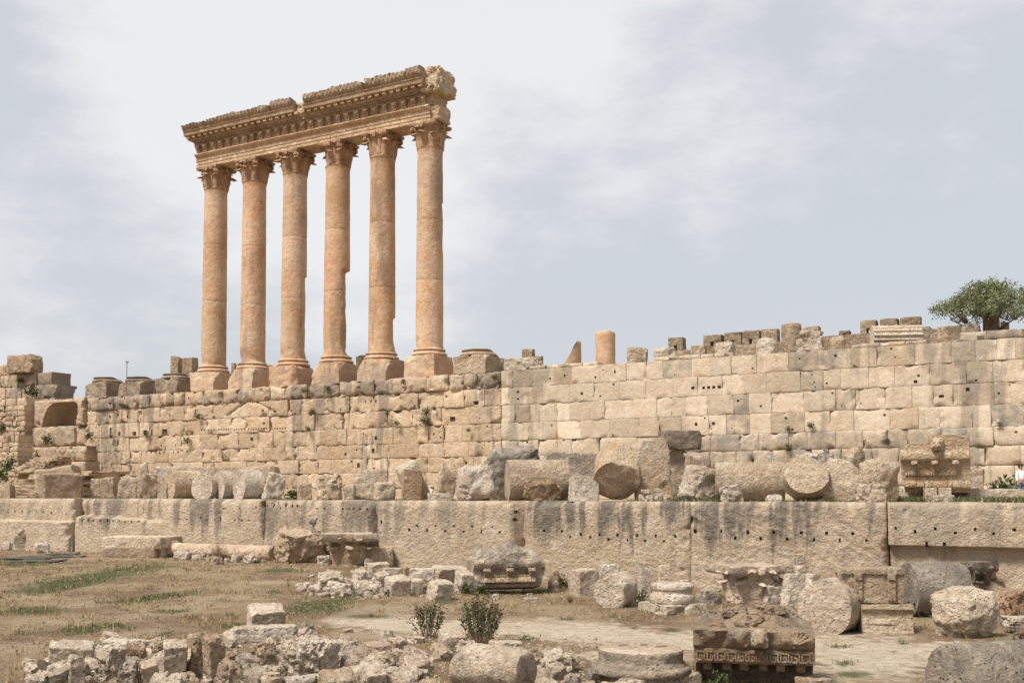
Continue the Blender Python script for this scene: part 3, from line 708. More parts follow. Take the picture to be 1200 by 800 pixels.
def base_prof(r):
    """Attic base moulding, z from 0 to .65."""
    P = [(r*1.28, 0)]
    for k in range(9): a = -math.pi/2+k*math.pi/8; P.append((r*1.19+.13*math.cos(a), .14+.13*math.sin(a)))
    P += [(r*1.17, .29), (r*1.10, .33), (r*1.10, .40), (r*1.15, .43)]
    for k in range(7): a = -math.pi/2+k*math.pi/6; P.append((r*1.12+.08*math.cos(a), .51+.075*math.sin(a)))
    P += [(r*1.06, .60), (r*1.02, .65)]
    return P
COL_LAB = ['leftmost of the six tall standing columns, under the squared end of the entablature',
           'second standing column from the left, a whole honey-coloured shaft with clear drum joints',
           'third standing column from the left, its shaft chipped along the lower right edge',
           'fourth standing column from the left, with a deep notch broken out of its right side',
           'fifth standing column from the left, its lower right edge worn away beside the plinth',
           'rightmost and nearest standing column, under the ragged broken end of the entablature']
def column(k):
    rng = random.Random(50+k); s = col_s(k)
    t = empty('standing_column', SW(s, AXW, TOP), COL_LAB[k-1], 'column', 'standing columns of the temple', PSI)
    zp = SHAFT_Z0-.65-TOP
    V, Fc = rough_box(1.5, 1.5, zp/2+.04, rng, 700+k, 20, .05, .05, 3, .16)
    for q in range(2):
        a = rng.choice([R(45), R(135), R(-45), R(-135)]); V = chop(V, (math.cos(a), math.sin(a), .55), 1.85-rng.uniform(0, .15), rng, .06, q)
    MB().add(V+np.array([0, 0, zp/2-.04]), Fc).build('plinth', M['shaft'], t, (1.02, 1.10, 1.18), .42, 45)
    V, Fc = lathe(base_prof(1.13), 44, 30+k, .03); MB().add(V+np.array([0, 0, zp+.01]), Fc).build('base_moulding', M['shaft'], t, (1.05, 1.1, 1.15), .2, 50)
    z0 = zp+.66; z1 = CAP_Z0-TOP; H = z1-z0; cuts = [0, .335+rng.uniform(-.03, .03), .665+rng.uniform(-.03, .03), 1]
    for d in range(3):
        a, b = cuts[d], cuts[d+1]; nz = 36; prof = []
        for j in range(nz+1):
            u = j/nz; tt = a+(b-a)*u; r = 1.13-.105*tt**1.6
            e = min(u, 1-u)*(b-a)*H; r -= .022*math.exp(-e/.03) if j in (0, nz) else 0
            if d == 0: r += .06*math.exp(-(tt*H)/.12)
            if d == 2: r += .07*math.exp(-((1-tt)*H)/.10)
            prof.append((r, z0+H*tt+(.006 if j == 0 else (-.006 if j == nz else 0))))
        V, Fc = lathe(prof, 44, 7*k+d, .022)
        right = np.array(Vector((1, 0, 0)) @ ROT)          # world +X seen in the column's own frame
        q = V[:, :2] @ right[:2]; ang = fbm(V, .7, 4, 90+k)
        def cut(lo, hi, depth):
            zz = V[:, 2]+TOP; za, zb = z_of(COLPX[k-1], lo, AXW), z_of(COLPX[k-1], hi, AXW)
            m = sstep(zb, zb-.02, zz)*sstep(za, za+1.2, zz); lim = 1.08-depth*m+.14*ang*m
            ex = np.maximum(q-lim, 0)*(m > .02); V[:, :2] -= np.outer(ex, right[:2])
        if k == 4: cut(424, 318, .46)
        if k == 3: cut(424, 325, .22)
        if k == 5: cut(412, 372, .20)
        if k == 6: cut(300, 238, .06)
        if d == 0:
            m = sstep(z0+1.6, z0, V[:, 2])*np.maximum(fbm(V, 1.1, 4, 300+k)-.05, 0); V[:, :2] *= (1-.35*m)[:, None]
        q_ = rng.uniform(.92, 1.06); MB().add(V, Fc).build('drum', M['shaft'], t, (q_*rng.uniform(.98, 1.02), q_, q_*rng.uniform(.94, 1.06)), rng.choice([.08, .15, .25, .4]), 45)
    hc = CAP_Z1-CAP_Z0
    lv, ab = capital_mesh(1.04, hc, 1.30, 400+k, .06)
    c = lv.build('capital', M['entab'], t, (.98, .84, .72), .25, 50); c.location = (0, 0, z1)
    ab.build('abacus', M['entab'], c, (.95, .85, .75), .3, 40)
for k in range(1, 7): column(k)

# pedestals left of and right of the standing columns
def pedestal(s, hgt, lab, seed, pat, tint, torus=True, wid=1.5):
    rng = random.Random(seed); t = empty('column_pedestal', SW(s, AXW, TOP), lab, 'pedestal', 'bare column pedestals on the podium', PSI)
    V, Fc = rough_box(wid, wid, hgt/2+.04, rng, seed, 22, .08, .07, 4, .2)
    MB().add(V+np.array([0, 0, hgt/2-.04]), Fc).build('plinth', M['tan'], t, tint, pat, 45)
    if torus:
        P = [(x*1.02, z*.95) for x, z in base_prof(1.13)][:-4]
        V, Fc = lathe(P, 40, seed, .05); V = chop(V, (.5, .3, .9), .9, rng, .03, 3); MB().add(V+np.array([0, 0, hgt-.02]), Fc).build('base_moulding', M['tan'], t, tint, pat, 50)
pedestal(col_s(0)-.2, 1.40, 'dark grey column pedestal just left of the standing columns, with a low round moulding', 61, .62, (.80, .78, .76))
pedestal(col_s(-1)-.1, 1.35, 'grey pitted column pedestal, middle one of three on the left of the podium', 62, .62, (.76, .74, .72))
pedestal(col_s(-2)-.2, 1.55, 'leftmost grey column pedestal on the podium wall, its top worn to a stump', 63, .6, (.82, .80, .77))
pedestal(s_of(561, AXW), 1.45, 'bare pale grey pedestal on the podium just right of the standing columns', 64, .35, (.98, .95, .92))

# ------------------------------------------------------------------ entablature
def entablature():
    sL, sR = s_of(231, AXW+1.0, 195), s_of(522, AXW, 120)
    zb = CAP_Z1+.01
    t = empty('entablature', SW((sL+sR)/2, AXW, zb), 'carved stone entablature lying across the tops of the six standing columns', 'entablature', None, PSI); t.scale = (1, 1, .93)
    X = lambda s: -(s-(sL+sR)/2)           # local x grows to the right
    xL, xR = X(sL), X(s_of(505, AXW+1, 130))
    def part(name, prof, x0, x1, seed, rough=.025, step=.16, pat=.2, tint=(1, 1, 1), seg=.3, par=None, extra=None):
        V, Fc = extrude(refine([(-a, z) for a, z in prof], step), x0, x1, max(2, int((x1-x0)/seg)), seed, rough)
        mb = MB(); mb.add(V, Fc)
        if extra: extra(mb)
        return mb.build(name, M['entab'], par or t, tint, pat, 35)
    nj = 5; xs = [xL]+[X(col_s(k)) for k in (2, 3, 4, 5)]+[xR]
    for a, b in zip(xs[:-1], xs[1:]):
        part('architrave_beam', [(-1.05, 0), (1.05, 0), (1.05, .30), (1.09, .31), (1.09, .63), (1.14, .64), (1.14, .98), (1.20, 1.0), (1.32, 1.12), (1.42, 1.24), (1.42, 1.33), (-1.2, 1.33), (-1.2, 1.0), (-1.05, .9)], a+.012, b-.012, 5, .018, pat=.12, tint=(1.28, 1.25, 1.2))
    fr = part('frieze', [(-1.1, 1.34), (1.12, 1.34), (1.14, 1.42), (1.08, 1.5), (1.08, 2.20), (-1.1, 2.20)], xL+.02, xR-.1, 6, .02, pat=.15, tint=(1.1, 1.08, 1.05))
    n = 27
    proto = None
    for k in range(n):
        x = xL+.35+(xR-xL-.9)*k/(n-1); rng = random.Random(k)
        if proto is None:
            mb = MB()
            for (cy, cz, hx, hy, hz) in ((.16, 2.06, .25, .24, .12), (.12, 1.84, .20, .19, .16), (.07, 1.60, .19, .15, .15), (.26, 1.93, .12, .16, .10)):
                V, Fc = rough_box(hx, hy, hz, rng, k, 6, .35, .03, 1); mb.add(V+np.array([0, -1.08-cy, cz]), Fc)
            proto = mb.build('frieze_bracket', M['entab'], t, (1.0, .96, .92), .2, 45); o = proto
        else:
            o = proto.copy(); C.objects.link(o); o.parent = t
        o.location = (x+rng.uniform(-.04, .04), 0, 0); o.scale = (rng.uniform(.85, 1.1), 1, 1)
        if k in (6, 15, 21): o.scale = (1.3, .975, .97)
    def dent(mb):
        x = xL+.1
        while x < xR-.2:
            mb.box((x, -1.42, 2.51), (.065, .11, .10)); x += .215
    part('dentil_band', [(-1.1, 2.21), (1.2, 2.21), (1.28, 2.36), (1.30, 2.40), (1.33, 2.62), (1.55, 2.64), (1.62, 2.76), (-1.1, 2.76)], xL-.12, xR-.05, 7, .015, extra=dent, pat=.25)
    def mods(mb):
        x = xL-.2
        while x < xR-.3:
            mb.box((x, -1.80, 2.90), (.19, .22, .115)); x += .72
    gapL, gapR = X(s_of(347, AXW+1.8, 125)), X(s_of(361, AXW+1.8, 120))
    xl2 = xL-.62; xr2 = X(s_of(497, AXW+1.8, 95))
    for a, b, sd in ((xl2, gapL-.1, 8), (gapR-.25, xr2, 9)):
        part('corona', [(-.9, 2.77), (1.62, 2.77), (1.68, 3.02), (2.12, 3.03), (2.14, 3.07), (2.14, 3.36), (2.24, 3.42), (2.26, 3.48), (-.9, 3.5)], a, b, sd, .03, pat=.35, tint=(1.05, 1.03, 1.0))
    mb = MB(); mods(mb); mb.build('modillion_row', M['entab'], t, (1.1, 1.06, 1.0), .2, 0)
    segs = [(xl2, X(s_of(243, AXW+2, 145)), .58), (X(s_of(246, AXW+2, 145)), X(s_of(318, AXW+2, 130)), .62), (X(s_of(320, AXW+2, 130)), gapL-.15, .86), (gapR-.1, X(s_of(427, AXW+2, 105)), .80), (X(s_of(431, AXW+2, 105)), X(s_of(478, AXW+2, 95)), .88), (X(s_of(479, AXW+2, 95)), xr2, .92)]
    for j, (a, b, h) in enumerate(segs):
        P = refine([(1.2, 3.51), (2.2, 3.51), (2.22, 3.58), (2.34, 3.68), (2.46, 3.9), (2.5, 3.51+h), (2.3, 3.55+h), (1.7, 3.48+h)], .12)
        V, Fc = extrude([(-y, z) for y, z in P], a, b, int((b-a)/.09), 20+j, 0)
        nn = fbm(V*np.array([1, .3, 1]), 1.4, 5, 33+j)
        top = sstep(3.55+h*.5, 3.55+h, V[:, 2]); V[:, 2] += top*(.26*nn-.06)
        frm = sstep(-2.1, -2.35, V[:, 1]); V[:, 1] += frm*(.06*np.sin(V[:, 0]*2*math.pi/.42)*np.sin((V[:, 2]-3.5)*9)+.09*fbm(V, 3, 4, 44))
        MB().add(V, Fc).build('sima_block', M['entab'], t, (.95, .98, 1.0), .5, 50)
    # rough broken pieces: the bed between the cornice blocks, the top fill and the ragged right end
    rng = random.Random(77)
    def lump(name, x0, x1, y0, y1, z0, z1, seed, rough=.09, tint=(1.15, 1.15, 1.1), pat=.25, n=26, ch=4):
        V, Fc = rough_box((x1-x0)/2, (y1-y0)/2, (z1-z0)/2, rng, seed, n, .40, rough*.95, ch+3, .30, .14)
        MB().add(V+np.array([(x0+x1)/2, -(y0+y1)/2, (z0+z1)/2]), Fc).build(name, M['tan'], t, tint, pat, 50)
    lump('broken_fill', gapL-.5, gapR+.3, -.8, 1.75, 2.80, 4.0, 1)
    lump('top_fill', xl2+1.5, gapL, -.9, 1.5, 3.3, 4.25, 2, .12, (1.35, 1.35, 1.3), .05, 40, 3)
    lump('top_fill', gapR, xr2, -.9, 1.5, 3.3, 4.2, 3, .12, (1.3, 1.3, 1.25), .1, 40, 3)
    xe = X(s_of(523, AXW+.6, 95))
    lump('broken_end', xR-1.0, X(s_of(522, AXW, 140)), -1.05, 1.0, .0, 1.5, 4, .09, (1.2, 1.1, 1.0), .2)
    lump('broken_end', xR-.6, X(s_of(518, AXW, 140)), -1.0, 1.05, 1.25, 2.5, 5, .10, (1.2, 1.1, 1.0), .2)
    lump('broken_end', xr2-.5, xe, -1.2, 1.75, 2.35, 3.6, 6, .14, (1.15, 1.1, 1.0), .3, 34, 4)
    lump('broken_end', xr2-.25, xe-.3, -1.2, 1.45, 3.3, 4.75, 7, .16, (1.2, 1.15, 1.08), .3, 34, 5)
entablature()
# ------------------------------------------------------------------ loose stones, drums and carved fragments
def gfit(x0, x1, y0, y1, depth_guess, front=.12):
    """Court objects: base point, scale and height from where the thing stands and how tall it is."""
    cx = (x0+x1)/2; p = on_ground(cx, y1); h = Vector((p.x, p.y, 0)); dist = h.length
    back = h*((dist+depth_guess)/dist); d = ray(cx, y0)
    zb = d.z/d.y*back.y; zf = d.z/d.y*p.y
    z = zf if zf > 0 else zb*(1-front)+zf*front
    ctr = h*((dist+depth_guess*.5)/dist)
    return ctr, p.z, max(.06, z-p.z), p.y/F
def tfit(x0, x1, y0, w):
    cx = (x0+x1)/2; q = on_w(cx, 579, w); z = on_w(cx, y0, w).z; zb = terr_z(w)
    return Vector((q.x, q.y, 0)), zb, max(.06, z-zb), q.y/F
def cfit(x0, x1, y0, w, zb=None):
    cx = (x0+x1)/2; q = on_w(cx, 400, w); z = on_w(cx, y0, w).z; zb = 9.25 if zb is None else zb
    return Vector((q.x, q.y, 0)), zb, max(.06, z-zb), q.y/F
def place(x0, x1, y0, y1, base, dguess):
    if base == 'g': return gfit(x0, x1, y0, y1, dguess)
    if isinstance(base, tuple):
        if base[0] == 'c': return cfit(x0, x1, y0, base[1])
        if base[0] == 't':           # raised on the terrace: bottom at y1
            c, zb, h, k = tfit(x0, x1, y0, base[1]); z = on_w((x0+x1)/2, y1, base[1]).z; return c, z, max(.06, h-(z-zb)), k
        if base[0] == 'G':           # stands on the court but its foot is hidden: distance given as the y of its foot
            c, zb, h, k = gfit(x0, x1, y0, base[1], dguess); return c, zb, h, k
        if base[0] == 'R':           # rests on other stones: stands at the distance of y = base[1], bottom seen at y1
            c, zb, h, k = gfit(x0, x1, y0, base[1], dguess); d = ray((x0+x1)/2, y1); p = on_ground((x0+x1)/2, base[1]); z = d.z/d.y*p.y
            return c, z-.05, max(.06, h-(z-zb)+.05), k
    return tfit(x0, x1, y0, base)

STYLE = {  # rnd, rough, chops, cutmax, lumpy
    'block': (.09, .045, 3, .17, .03), 'worn': (.22, .080, 5, .26, .08), 'rock': (.40, .10, 9, .36, .14), 'crag': (.25, .17, 7, .36, .14), 'slab': (.12, .045, 3, .14, .04), 'boulder': (.85, .085, 3, .20, .12)}
def stone(kind, x0, x1, y0, y1, base, label, name='stone_block', cat='stone block', group=None, mat='rubble', tint=(1, 1, 1), pat=.3, yaw=15, dr=.8, tilt=(0, 0), n=None, hole=None, sink=.12, lean=0):
    sd = seed_of(label); rng = random.Random(sd); rnd, rough, ch, cm, lump = STYLE[kind]
    k0 = on_ground((x0+x1)/2, y1).y/F if base == 'g' else 0.05
    ca, sa = abs(math.cos(R(yaw))), abs(math.sin(R(yaw)))
    W = (x1-x0)*k0/(ca+dr*sa); dep = W*sa+dr*W*ca
    c, zb, H, k = place(x0, x1, y0, y1, base, dep)
    W = (x1-x0)*k/(ca+dr*sa)
    px = max(x1-x0, y1-y0 if base == 'g' else 30); n = n or int(min(44, max(12, px/2.2)))
    H2 = H+sink
    V, Fc = rough_box(W/2, W*dr/2, H2/2, rng, sd, n, rnd, rough*min(1.2, .35+.65*W/1.6), ch, cm, lump)
    # keep the silhouette at the size measured
    mn, mxx = V.min(0), V.max(0); V = (V-(mn+mxx)/2)/((mxx-mn)/np.array([W, W*dr, H2]))
    mb = MB(); mb.add(V+np.array([0, 0, H2/2]), Fc)
    o = mb.build(name, M[mat], None, tint, pat, 50)
    if tilt == (0, 0) and kind not in ('slab',) and not isinstance(base, tuple): q = {'block': 4, 'worn': 9}.get(kind, 12); tilt = (rng.uniform(-q, q)+lean*rng.uniform(.3, 1.6), rng.uniform(-q, q)); sink += .04
    o.location = (c.x, c.y, zb-sink); o.rotation_euler = (R(tilt[0]), R(tilt[1]), R(yaw))
    return tag(o, label, cat, group)

def drum(x0, x1, y0, y1, base, label, yaw=0, L=None, mat='rubble', tint=(1, 1, 1), pat=.3, chops=2, cutmax=.2, rough=.03, flutes=0, pitch=0, roll=0, broken=(0, 0), rad=None, rad2=None, group='fallen column drums', name='column_drum', sink=.10, wear=.25):
    sd = seed_of(label); rng = random.Random(sd)
    c, zb, H, k = place(x0, x1, y0, y1, base, 1.2)
    r = rad or (H/2 if base == 'g' else (H+sink)/2)
    Wv = (x1-x0)*k; ca, sa = abs(math.cos(R(yaw))), abs(math.sin(R(yaw)))
    if L is None: L = max(.3, (Wv-2*r*sa)/max(ca, .25))
    px = (x1-x0)
    V, Fc = drum_mesh(L, r, rng, sd, (96 if flutes else int(min(64, max(28, px/2)))), int(min(30, max(8, px/5))), 8, rough, chops, cutmax, flutes, rad2, broken, wear)
    o = MB().add(V, Fc).build(name, M[mat], None, tint, pat, 45)
    o.rotation_mode = 'XYZ'
    Mx = Matrix.Rotation(R(yaw), 4, 'Z') @ Matrix.Rotation(R(-pitch), 4, 'Y') @ Matrix.Rotation(R(roll), 4, 'X')
    o.rotation_euler = Mx.to_euler()
    o.location = (c.x, c.y, zb-sink+r*math.cos(R(pitch))+L/2*math.sin(R(abs(pitch))))
    return tag(o, label, 'column drum', group)

# ---- on the terrace, from left to right
stone('block', 46, 100, 553, 583, 18.0, 'dark brown squared block overhanging the terrace edge beside the stone steps', mat='brown', pat=.35, yaw=28, dr=.75, group='blocks on the terrace')
stone('worn', 44, 100, 546, 560, 14.5, 'pale long block lying just behind the dark brown overhanging block', mat='tan', yaw=12, dr=.7, group='blocks on the terrace')
stone('block', -14, 16, 567, 583, 17.0, 'small pale block cut by the left picture edge on the terrace', mat='tan', yaw=8, group='blocks on the terrace')
for a, b, y, l in ((103, 121, 560, 'short worn grey-tan stone, leftmost in the low row at the terrace edge'), (119, 138, 558, 'second upright stone in the low row left of the drums'), (136, 163, 557, 'widest rounded stone in the low row left of the drums'), (161, 176, 559, 'leaning rounded stone in the low row left of the drums')):
    stone('worn', a, b, y, 581, 16.0, l, mat='tan', yaw=8, dr=.9, pat=.4, group='low row of stones on the terrace')
stone('crag', 160, 186, 553, 583, 17.2, 'rough cracked boulder at the right end of the low row, beside the notched strip', name='boulder', cat='boulder', mat='tan', pat=.4, yaw=20, group='blocks on the terrace')
def notched():
    c = on_w(188, 579, 17.6); t = empty('notched_strip', (c.x, c.y, terr_z(17.6)), 'slim upright pale strip with regular rungs like a short ladder, beside the first drum', 'ladder'); k = c.y/F
    for sx in (-1, 1): MB().box((sx*.16, 0, .78), (.045, .06, .80), None).build('rail', M['rubble'], t, (1, .95, .88), .1, 0)
    for j in range(9): MB().box((0, 0, .12+j*.165), (.118, .045, .045)).build('rung', M['rubble'], t, (1, .95, .88), .1, 0)
    t.rotation_euler = (R(-6), 0, R(10))
notched()
drum(191, 240, 551, 581, 16.3, 'first fallen drum of the row of four, its pale cut end facing left', yaw=38, mat='tan', tint=(1.1, 1.08, 1.02), pat=.15, chops=0, wear=.15, rough=.018)
drum(225, 254, 555, 583, 17.3, 'second drum in the row of four, a thin cracked slice seen end on', yaw=66, L=.6, mat='rubble', pat=.12, chops=0, wear=.15, rough=.018)
drum(250, 276, 551, 582, 16.6, 'third drum in the row of four, a narrow pale slice behind the cracked one', yaw=36, L=.8, mat='rubble', pat=.1, chops=0, wear=.15, rough=.018)
drum(270, 312, 550, 582, 16.6, 'fourth drum of the row with a smooth bright oval end beside the wedge fragment', yaw=38, mat='rubble', pat=.08, chops=0, wear=.15, rough=.018)
stone('crag', 302, 333, 553, 582, 16.0, 'wedge shaped broken drum fragment with a bright sloping top right of the four drums', mat='rubble', pat=.1, yaw=20, dr=.9, tilt=(0, 12), group='blocks on the terrace')
stone('crag', 166, 180, 540, 560, 10.0, 'small ragged stone leaning on the podium wall above the low row', mat='tan', yaw=20, group='blocks on the terrace')
stone('slab', 182, 208, 546, 558, 11.0, 'short flat slab against the podium wall above the first drum', mat='rubble', yaw=10, group='blocks on the terrace')
stone('slab', 200, 330, 546, 566, 10.0, 'very long low slab lying behind the four drums', mat='tan', yaw=-14, dr=.16, group='blocks on the terrace')
stone('worn', 347, 368, 565, 583, 17.5, 'small rounded stone left of the block with a dark cloth', mat='tan', yaw=20, group='blocks on the terrace')
b0 = stone('crag', 368, 404, 555, 583, 17.2, 'craggy tan block with a dark grey cloth lying on its top', mat='tan', pat=.2, yaw=15, tint=(1.08, 1.05, 1), group='blocks on the terrace')
def cloth():
    m, nt, b = new_mat('dark_blue_grey_cloth'); b.inputs['Base Color'].default_value = (.06, .065, .085, 1)
    c = on_w(385, 555, 17.2); P, Fc = boxgrid(14, 8, 2); V = P*np.array([.42, .3, .02]); V = V+.07*vfbm(V, 3, 3, 4); V[:, 2] -= .25*np.maximum(np.abs(P[:, 0])-.6, 0)
    o = MB().add(V, Fc).build('folded_cloth', m, None); o.location = (c.x, c.y+.3, c.z+.02); o.rotation_euler = (0, R(14), R(10))
    tag(o, 'dark blue grey cloth crumpled on the craggy tan block', 'cloth')
cloth()
stone('boulder', 403, 418, 566, 582, 16.5, 'small round pinkish stone right of the block with the cloth', name='boulder', cat='boulder', mat='tan', yaw=0, group='blocks on the terrace')
stone('worn', 412, 457, 549, 582, 15.0, 'broad plain tan block leaning close to the podium wall, left of the split boulder', mat='tan', yaw=5, dr=.6, pat=.15, group='blocks on the terrace')
stone('rock', 435, 466, 561, 583, 17.3, 'low brown-shadowed rock in front of the broad plain block', name='boulder', cat='boulder', mat='tan', yaw=20, group='blocks on the terrace')
stone('block', 468, 494, 549, 582, 16.5, 'upright grey-brown block forming the left half of the split boulder pair', mat='brown', tint=(1.25, 1.2, 1.15), yaw=15, group='blocks on the terrace')
stone('worn', 478, 510, 538, 570, 15.2, 'slanting pale slab propped on top between the split boulders', mat='rubble', yaw=10, tilt=(0, -24), dr=.9, group='blocks on the terrace')
stone('crag', 503, 533, 540, 584, 16.8, 'craggy leaning piece forming the right half of the split boulder pair', mat='tan', yaw=25, tilt=(0, 10), tint=(1.1, 1.08, 1.05), group='blocks on the terrace')
stone('rock', 531, 584, 543, 583, 16.8, 'large pale boulder with small dark sockets left of the lying grey drum', name='boulder', cat='boulder', mat='rubble', pat=.3, yaw=20, dr=.9, group='blocks on the terrace')
stone('slab', 500, 530, 577, 583, 17.9, 'thin flat stone at the foot of the leaning craggy piece', mat='rubble', yaw=5, group='blocks on the terrace')
stone('crag', 561, 640, 523, 583, 11.5, 'long rough grey block raised at the back against the podium wall', mat='grey', pat=.6, yaw=6, dr=.6, group='blocks on the terrace')
stone('block', 632, 702, 529, 583, 12.0, 'long grey squared block lying behind the small pale cube', mat='grey', pat=.45, tint=(1.1, 1.08, 1.05), yaw=4, dr=.45, group='blocks on the terrace')
drum(591, 668, 543, 584, 17.0, 'lying grey drum with its lower front broken away to brown rock', yaw=8, mat='tan', tint=(.95, .95, .95), pat=.45, chops=0, rad=1.22)
stone('crag', 612, 660, 560, 584, 18.3, 'jagged brown broken mass at the foot of the lying grey drum', mat='brown', tint=(.95, .9, .8), pat=.2, yaw=4, dr=.4, name='boulder', cat='boulder', group='blocks on the terrace')
stone('block', 665, 702, 557, 585, 18.2, 'small pale cube shaped block between the two large drums', mat='rubble', pat=.3, yaw=12, group='blocks on the terrace')
drum(699, 748, 521, 585, 17.0, 'big drum pointing at the viewer with a rough brown broken face', yaw=-97, L=2.3, mat='tan', tint=(1.05, 1, .92), pat=.25, rad=1.28, pitch=-36, broken=(.0, .55), rough=.09, chops=4, cutmax=.25)
stone('worn', 743, 792, 513, 582, 16.0, 'tall upright leaning slab, highest of the stones on the terrace', mat='tan', pat=.3, yaw=10, dr=.55, tilt=(-6, -4), tint=(1, .98, .95), group='blocks on the terrace')
for j, (a, b, y0, y1) in enumerate(((748, 757, 578, 585), (756, 766, 579, 585), (766, 776, 577, 585), (776, 786, 578, 585))):
    stone('worn', a, b, y0, y1, 18.4, ['small stone at the left end of the little stack under the tall slab', 'second small stone in the little stack under the tall slab', 'third small stone in the little stack under the tall slab', 'reddish small stone at the right end of the little stack'][j], name='small_stone', cat='small stone', mat='rubble' if j < 3 else 'tan', yaw=8*j, dr=.8, group='little stack of stones under the slab')
for j, (a, b, y0, y1) in enumerate(((751, 762, 573, 578), (763, 775, 572, 577))):
    stone('worn', a, b, y0, y1, ('t', 18.35), ['upper left stone lying on the little stack under the tall slab', 'upper right stone lying on the little stack under the tall slab'][j], name='small_stone', cat='small stone', mat='rubble', yaw=8*j, dr=.8, group='little stack of stones under the slab', sink=.01)
stone('block', 778, 801, 526, 583, 13.0, 'grey standing block under the dark block right of the tall slab', mat='tan', pat=.4, yaw=8, dr=.7, group='blocks on the terrace')
stone('block', 800, 823, 532, 583, 13.6, 'right hand grey block supporting the dark block', mat='tan', pat=.4, yaw=16, dr=.8, group='blocks on the terrace')
stone('block', 772, 822, 504, 527, ('t', 12.8), 'dark grey block laid across the tops of two standing blocks', mat='tan', pat=.7, tint=(.72, .70, .68), yaw=8, dr=.6, group='blocks on the terrace', sink=.02)
stone('rock', 789, 847, 545, 587, 17.0, 'angular pale boulder with a pointed top right of the tall slab', name='boulder', cat='boulder', mat='rubble', pat=.35, tint=(.95, .93, .9), yaw=30, dr=.9, tilt=(0, 8), group='blocks on the terrace')
drum(835, 922, 541, 587, 16.0, 'long smooth drum lying sideways in the middle of the right terrace', yaw=-10, mat='tan', tint=(1, 1, .98), pat=.4, chops=1)
stone('crag', 844, 874, 566, 587, 18.6, 'small pale broken block in front of the long smooth drum', mat='rubble', pat=.2, yaw=20, group='blocks on the terrace')
stone('rock', 897, 918, 578, 587, 18.6, 'small low stone at the right foot of the long smooth drum', name='small_stone', cat='small stone', mat='rubble', yaw=10, group='blocks on the terrace')
stone('block', 898, 909, 533, 545, ('t', 13.0), 'little pale cube perched above the long smooth drum', name='small_stone', cat='small stone', mat='rubble', yaw=10, sink=.5)
drum(916, 974, 537, 586, 17.0, 'tilted drum with a wide chipped pale face turned to the viewer', yaw=-103, L=1.3, mat='tan', pat=.3, tint=(1.0, .97, .93), rad=1.12, pitch=24, chops=5, cutmax=.26, rough=.07)
drum(962, 1003, 538, 585, 16.2, 'drum with a lumpy rough end, squeezed between the tilted drum and the round boulder', yaw=-104, L=1.6, mat='rubble', pat=.2, tint=(1, .95, .86), broken=(0, .4), rough=.09, chops=4)
stone('crag', 940, 990, 524, 584, 13.0, 'jumbled pale rubble stone showing behind the tilted drum', mat='rubble', pat=.3, yaw=10, dr=.6, group='blocks on the terrace')
stone('crag', 990, 1028, 522, 584, 13.0, 'pointed rock behind the round boulder, nearest the carved lion cornice', mat='tan', pat=.25, yaw=30, dr=.7, tilt=(0, -14), group='blocks on the terrace')
stone('boulder', 998, 1054, 535, 586, 16.2, 'big round topped boulder left of the carved lion cornice', name='boulder', cat='boulder', mat='tan', pat=.35, yaw=25, dr=.9, tint=(1.05, 1.03, 1), group='blocks on the terrace')
stone('crag', 1000, 1039, 565, 586, 18.4, 'low lumpy pale stone in front of the big round boulder', mat='rubble', yaw=5, dr=.6, group='blocks on the terrace', tint=(1, .95, .85))
for j, (a, b, l) in enumerate(((1040, 1080, 'left kerb slab lying below the carved lion cornice'), (1080, 1135, 'middle kerb slab lying below the carved lion cornice'), (1137, 1215, 'right kerb slab lying on the terrace near the standing person'))):
    stone('slab', a, b, 572, 580, 12.0, l, name='kerb_slab', cat='kerb slab', mat='rubble', pat=.1, yaw=-26, dr=.16, group='kerb slabs on the terrace', n=16)
stone('slab', 1088, 1118, 579, 586, 17.2, 'short flat slab lying in the grass under the kerb slabs', name='kerb_slab', cat='kerb slab', mat='rubble', pat=.1, yaw=-20, dr=.3)
stone('block', 1117, 1153, 547, 572, 4.0, 'low rough block at the foot of the ashlar wall right of the lion cornice', mat='tan', yaw=-25, dr=.5, group='blocks on the terrace')

# ---- along the foot of the megaliths, from left to right
stone('worn', -10, 15, 626, 643, 'g', 'low grey stone cut by the left picture edge on the court', mat='tan', pat=.4, yaw=10, group='stones below the megaliths')
stone('block', 13, 40, 625, 645, 'g', 'upright split pale block near the left edge of the court', mat='rubble', pat=.35, yaw=24, group='stones below the megaliths')
stone('rock', 19, 37, 618, 628, ('R', 645), 'small white stone lying on the split pale block', name='small_stone', cat='small stone', mat='rubble', yaw=20, pat=.1, group='stones below the megaliths')
stone('rock', 3, 14, 634, 642, ('R', 646), 'whitish small stone in front of the leftmost court stone', name='small_stone', cat='small stone', mat='rubble', yaw=0, pat=.1)
stone('rock', 38, 60, 634, 648, 'g', 'pale sloping stone right of the split block', mat='rubble', pat=.2, yaw=30, group='stones below the megaliths')
stone('worn', 52, 71, 630, 643, 'g', 'curved dark-sided stone leaning right of the sloping stone', mat='tan', pat=.35, yaw=20, tilt=(0, -14), group='stones below the megaliths')
stone('worn', 65, 88, 638, 646, 'g', 'lower flat stone of the two layered pair near the left edge', mat='rubble', pat=.15, yaw=5, group='stones below the megaliths')
stone('worn', 70, 86, 630, 639, ('R', 646), 'upper stone of the two layered pair near the left edge', mat='rubble', pat=.15, yaw=15, group='stones below the megaliths')
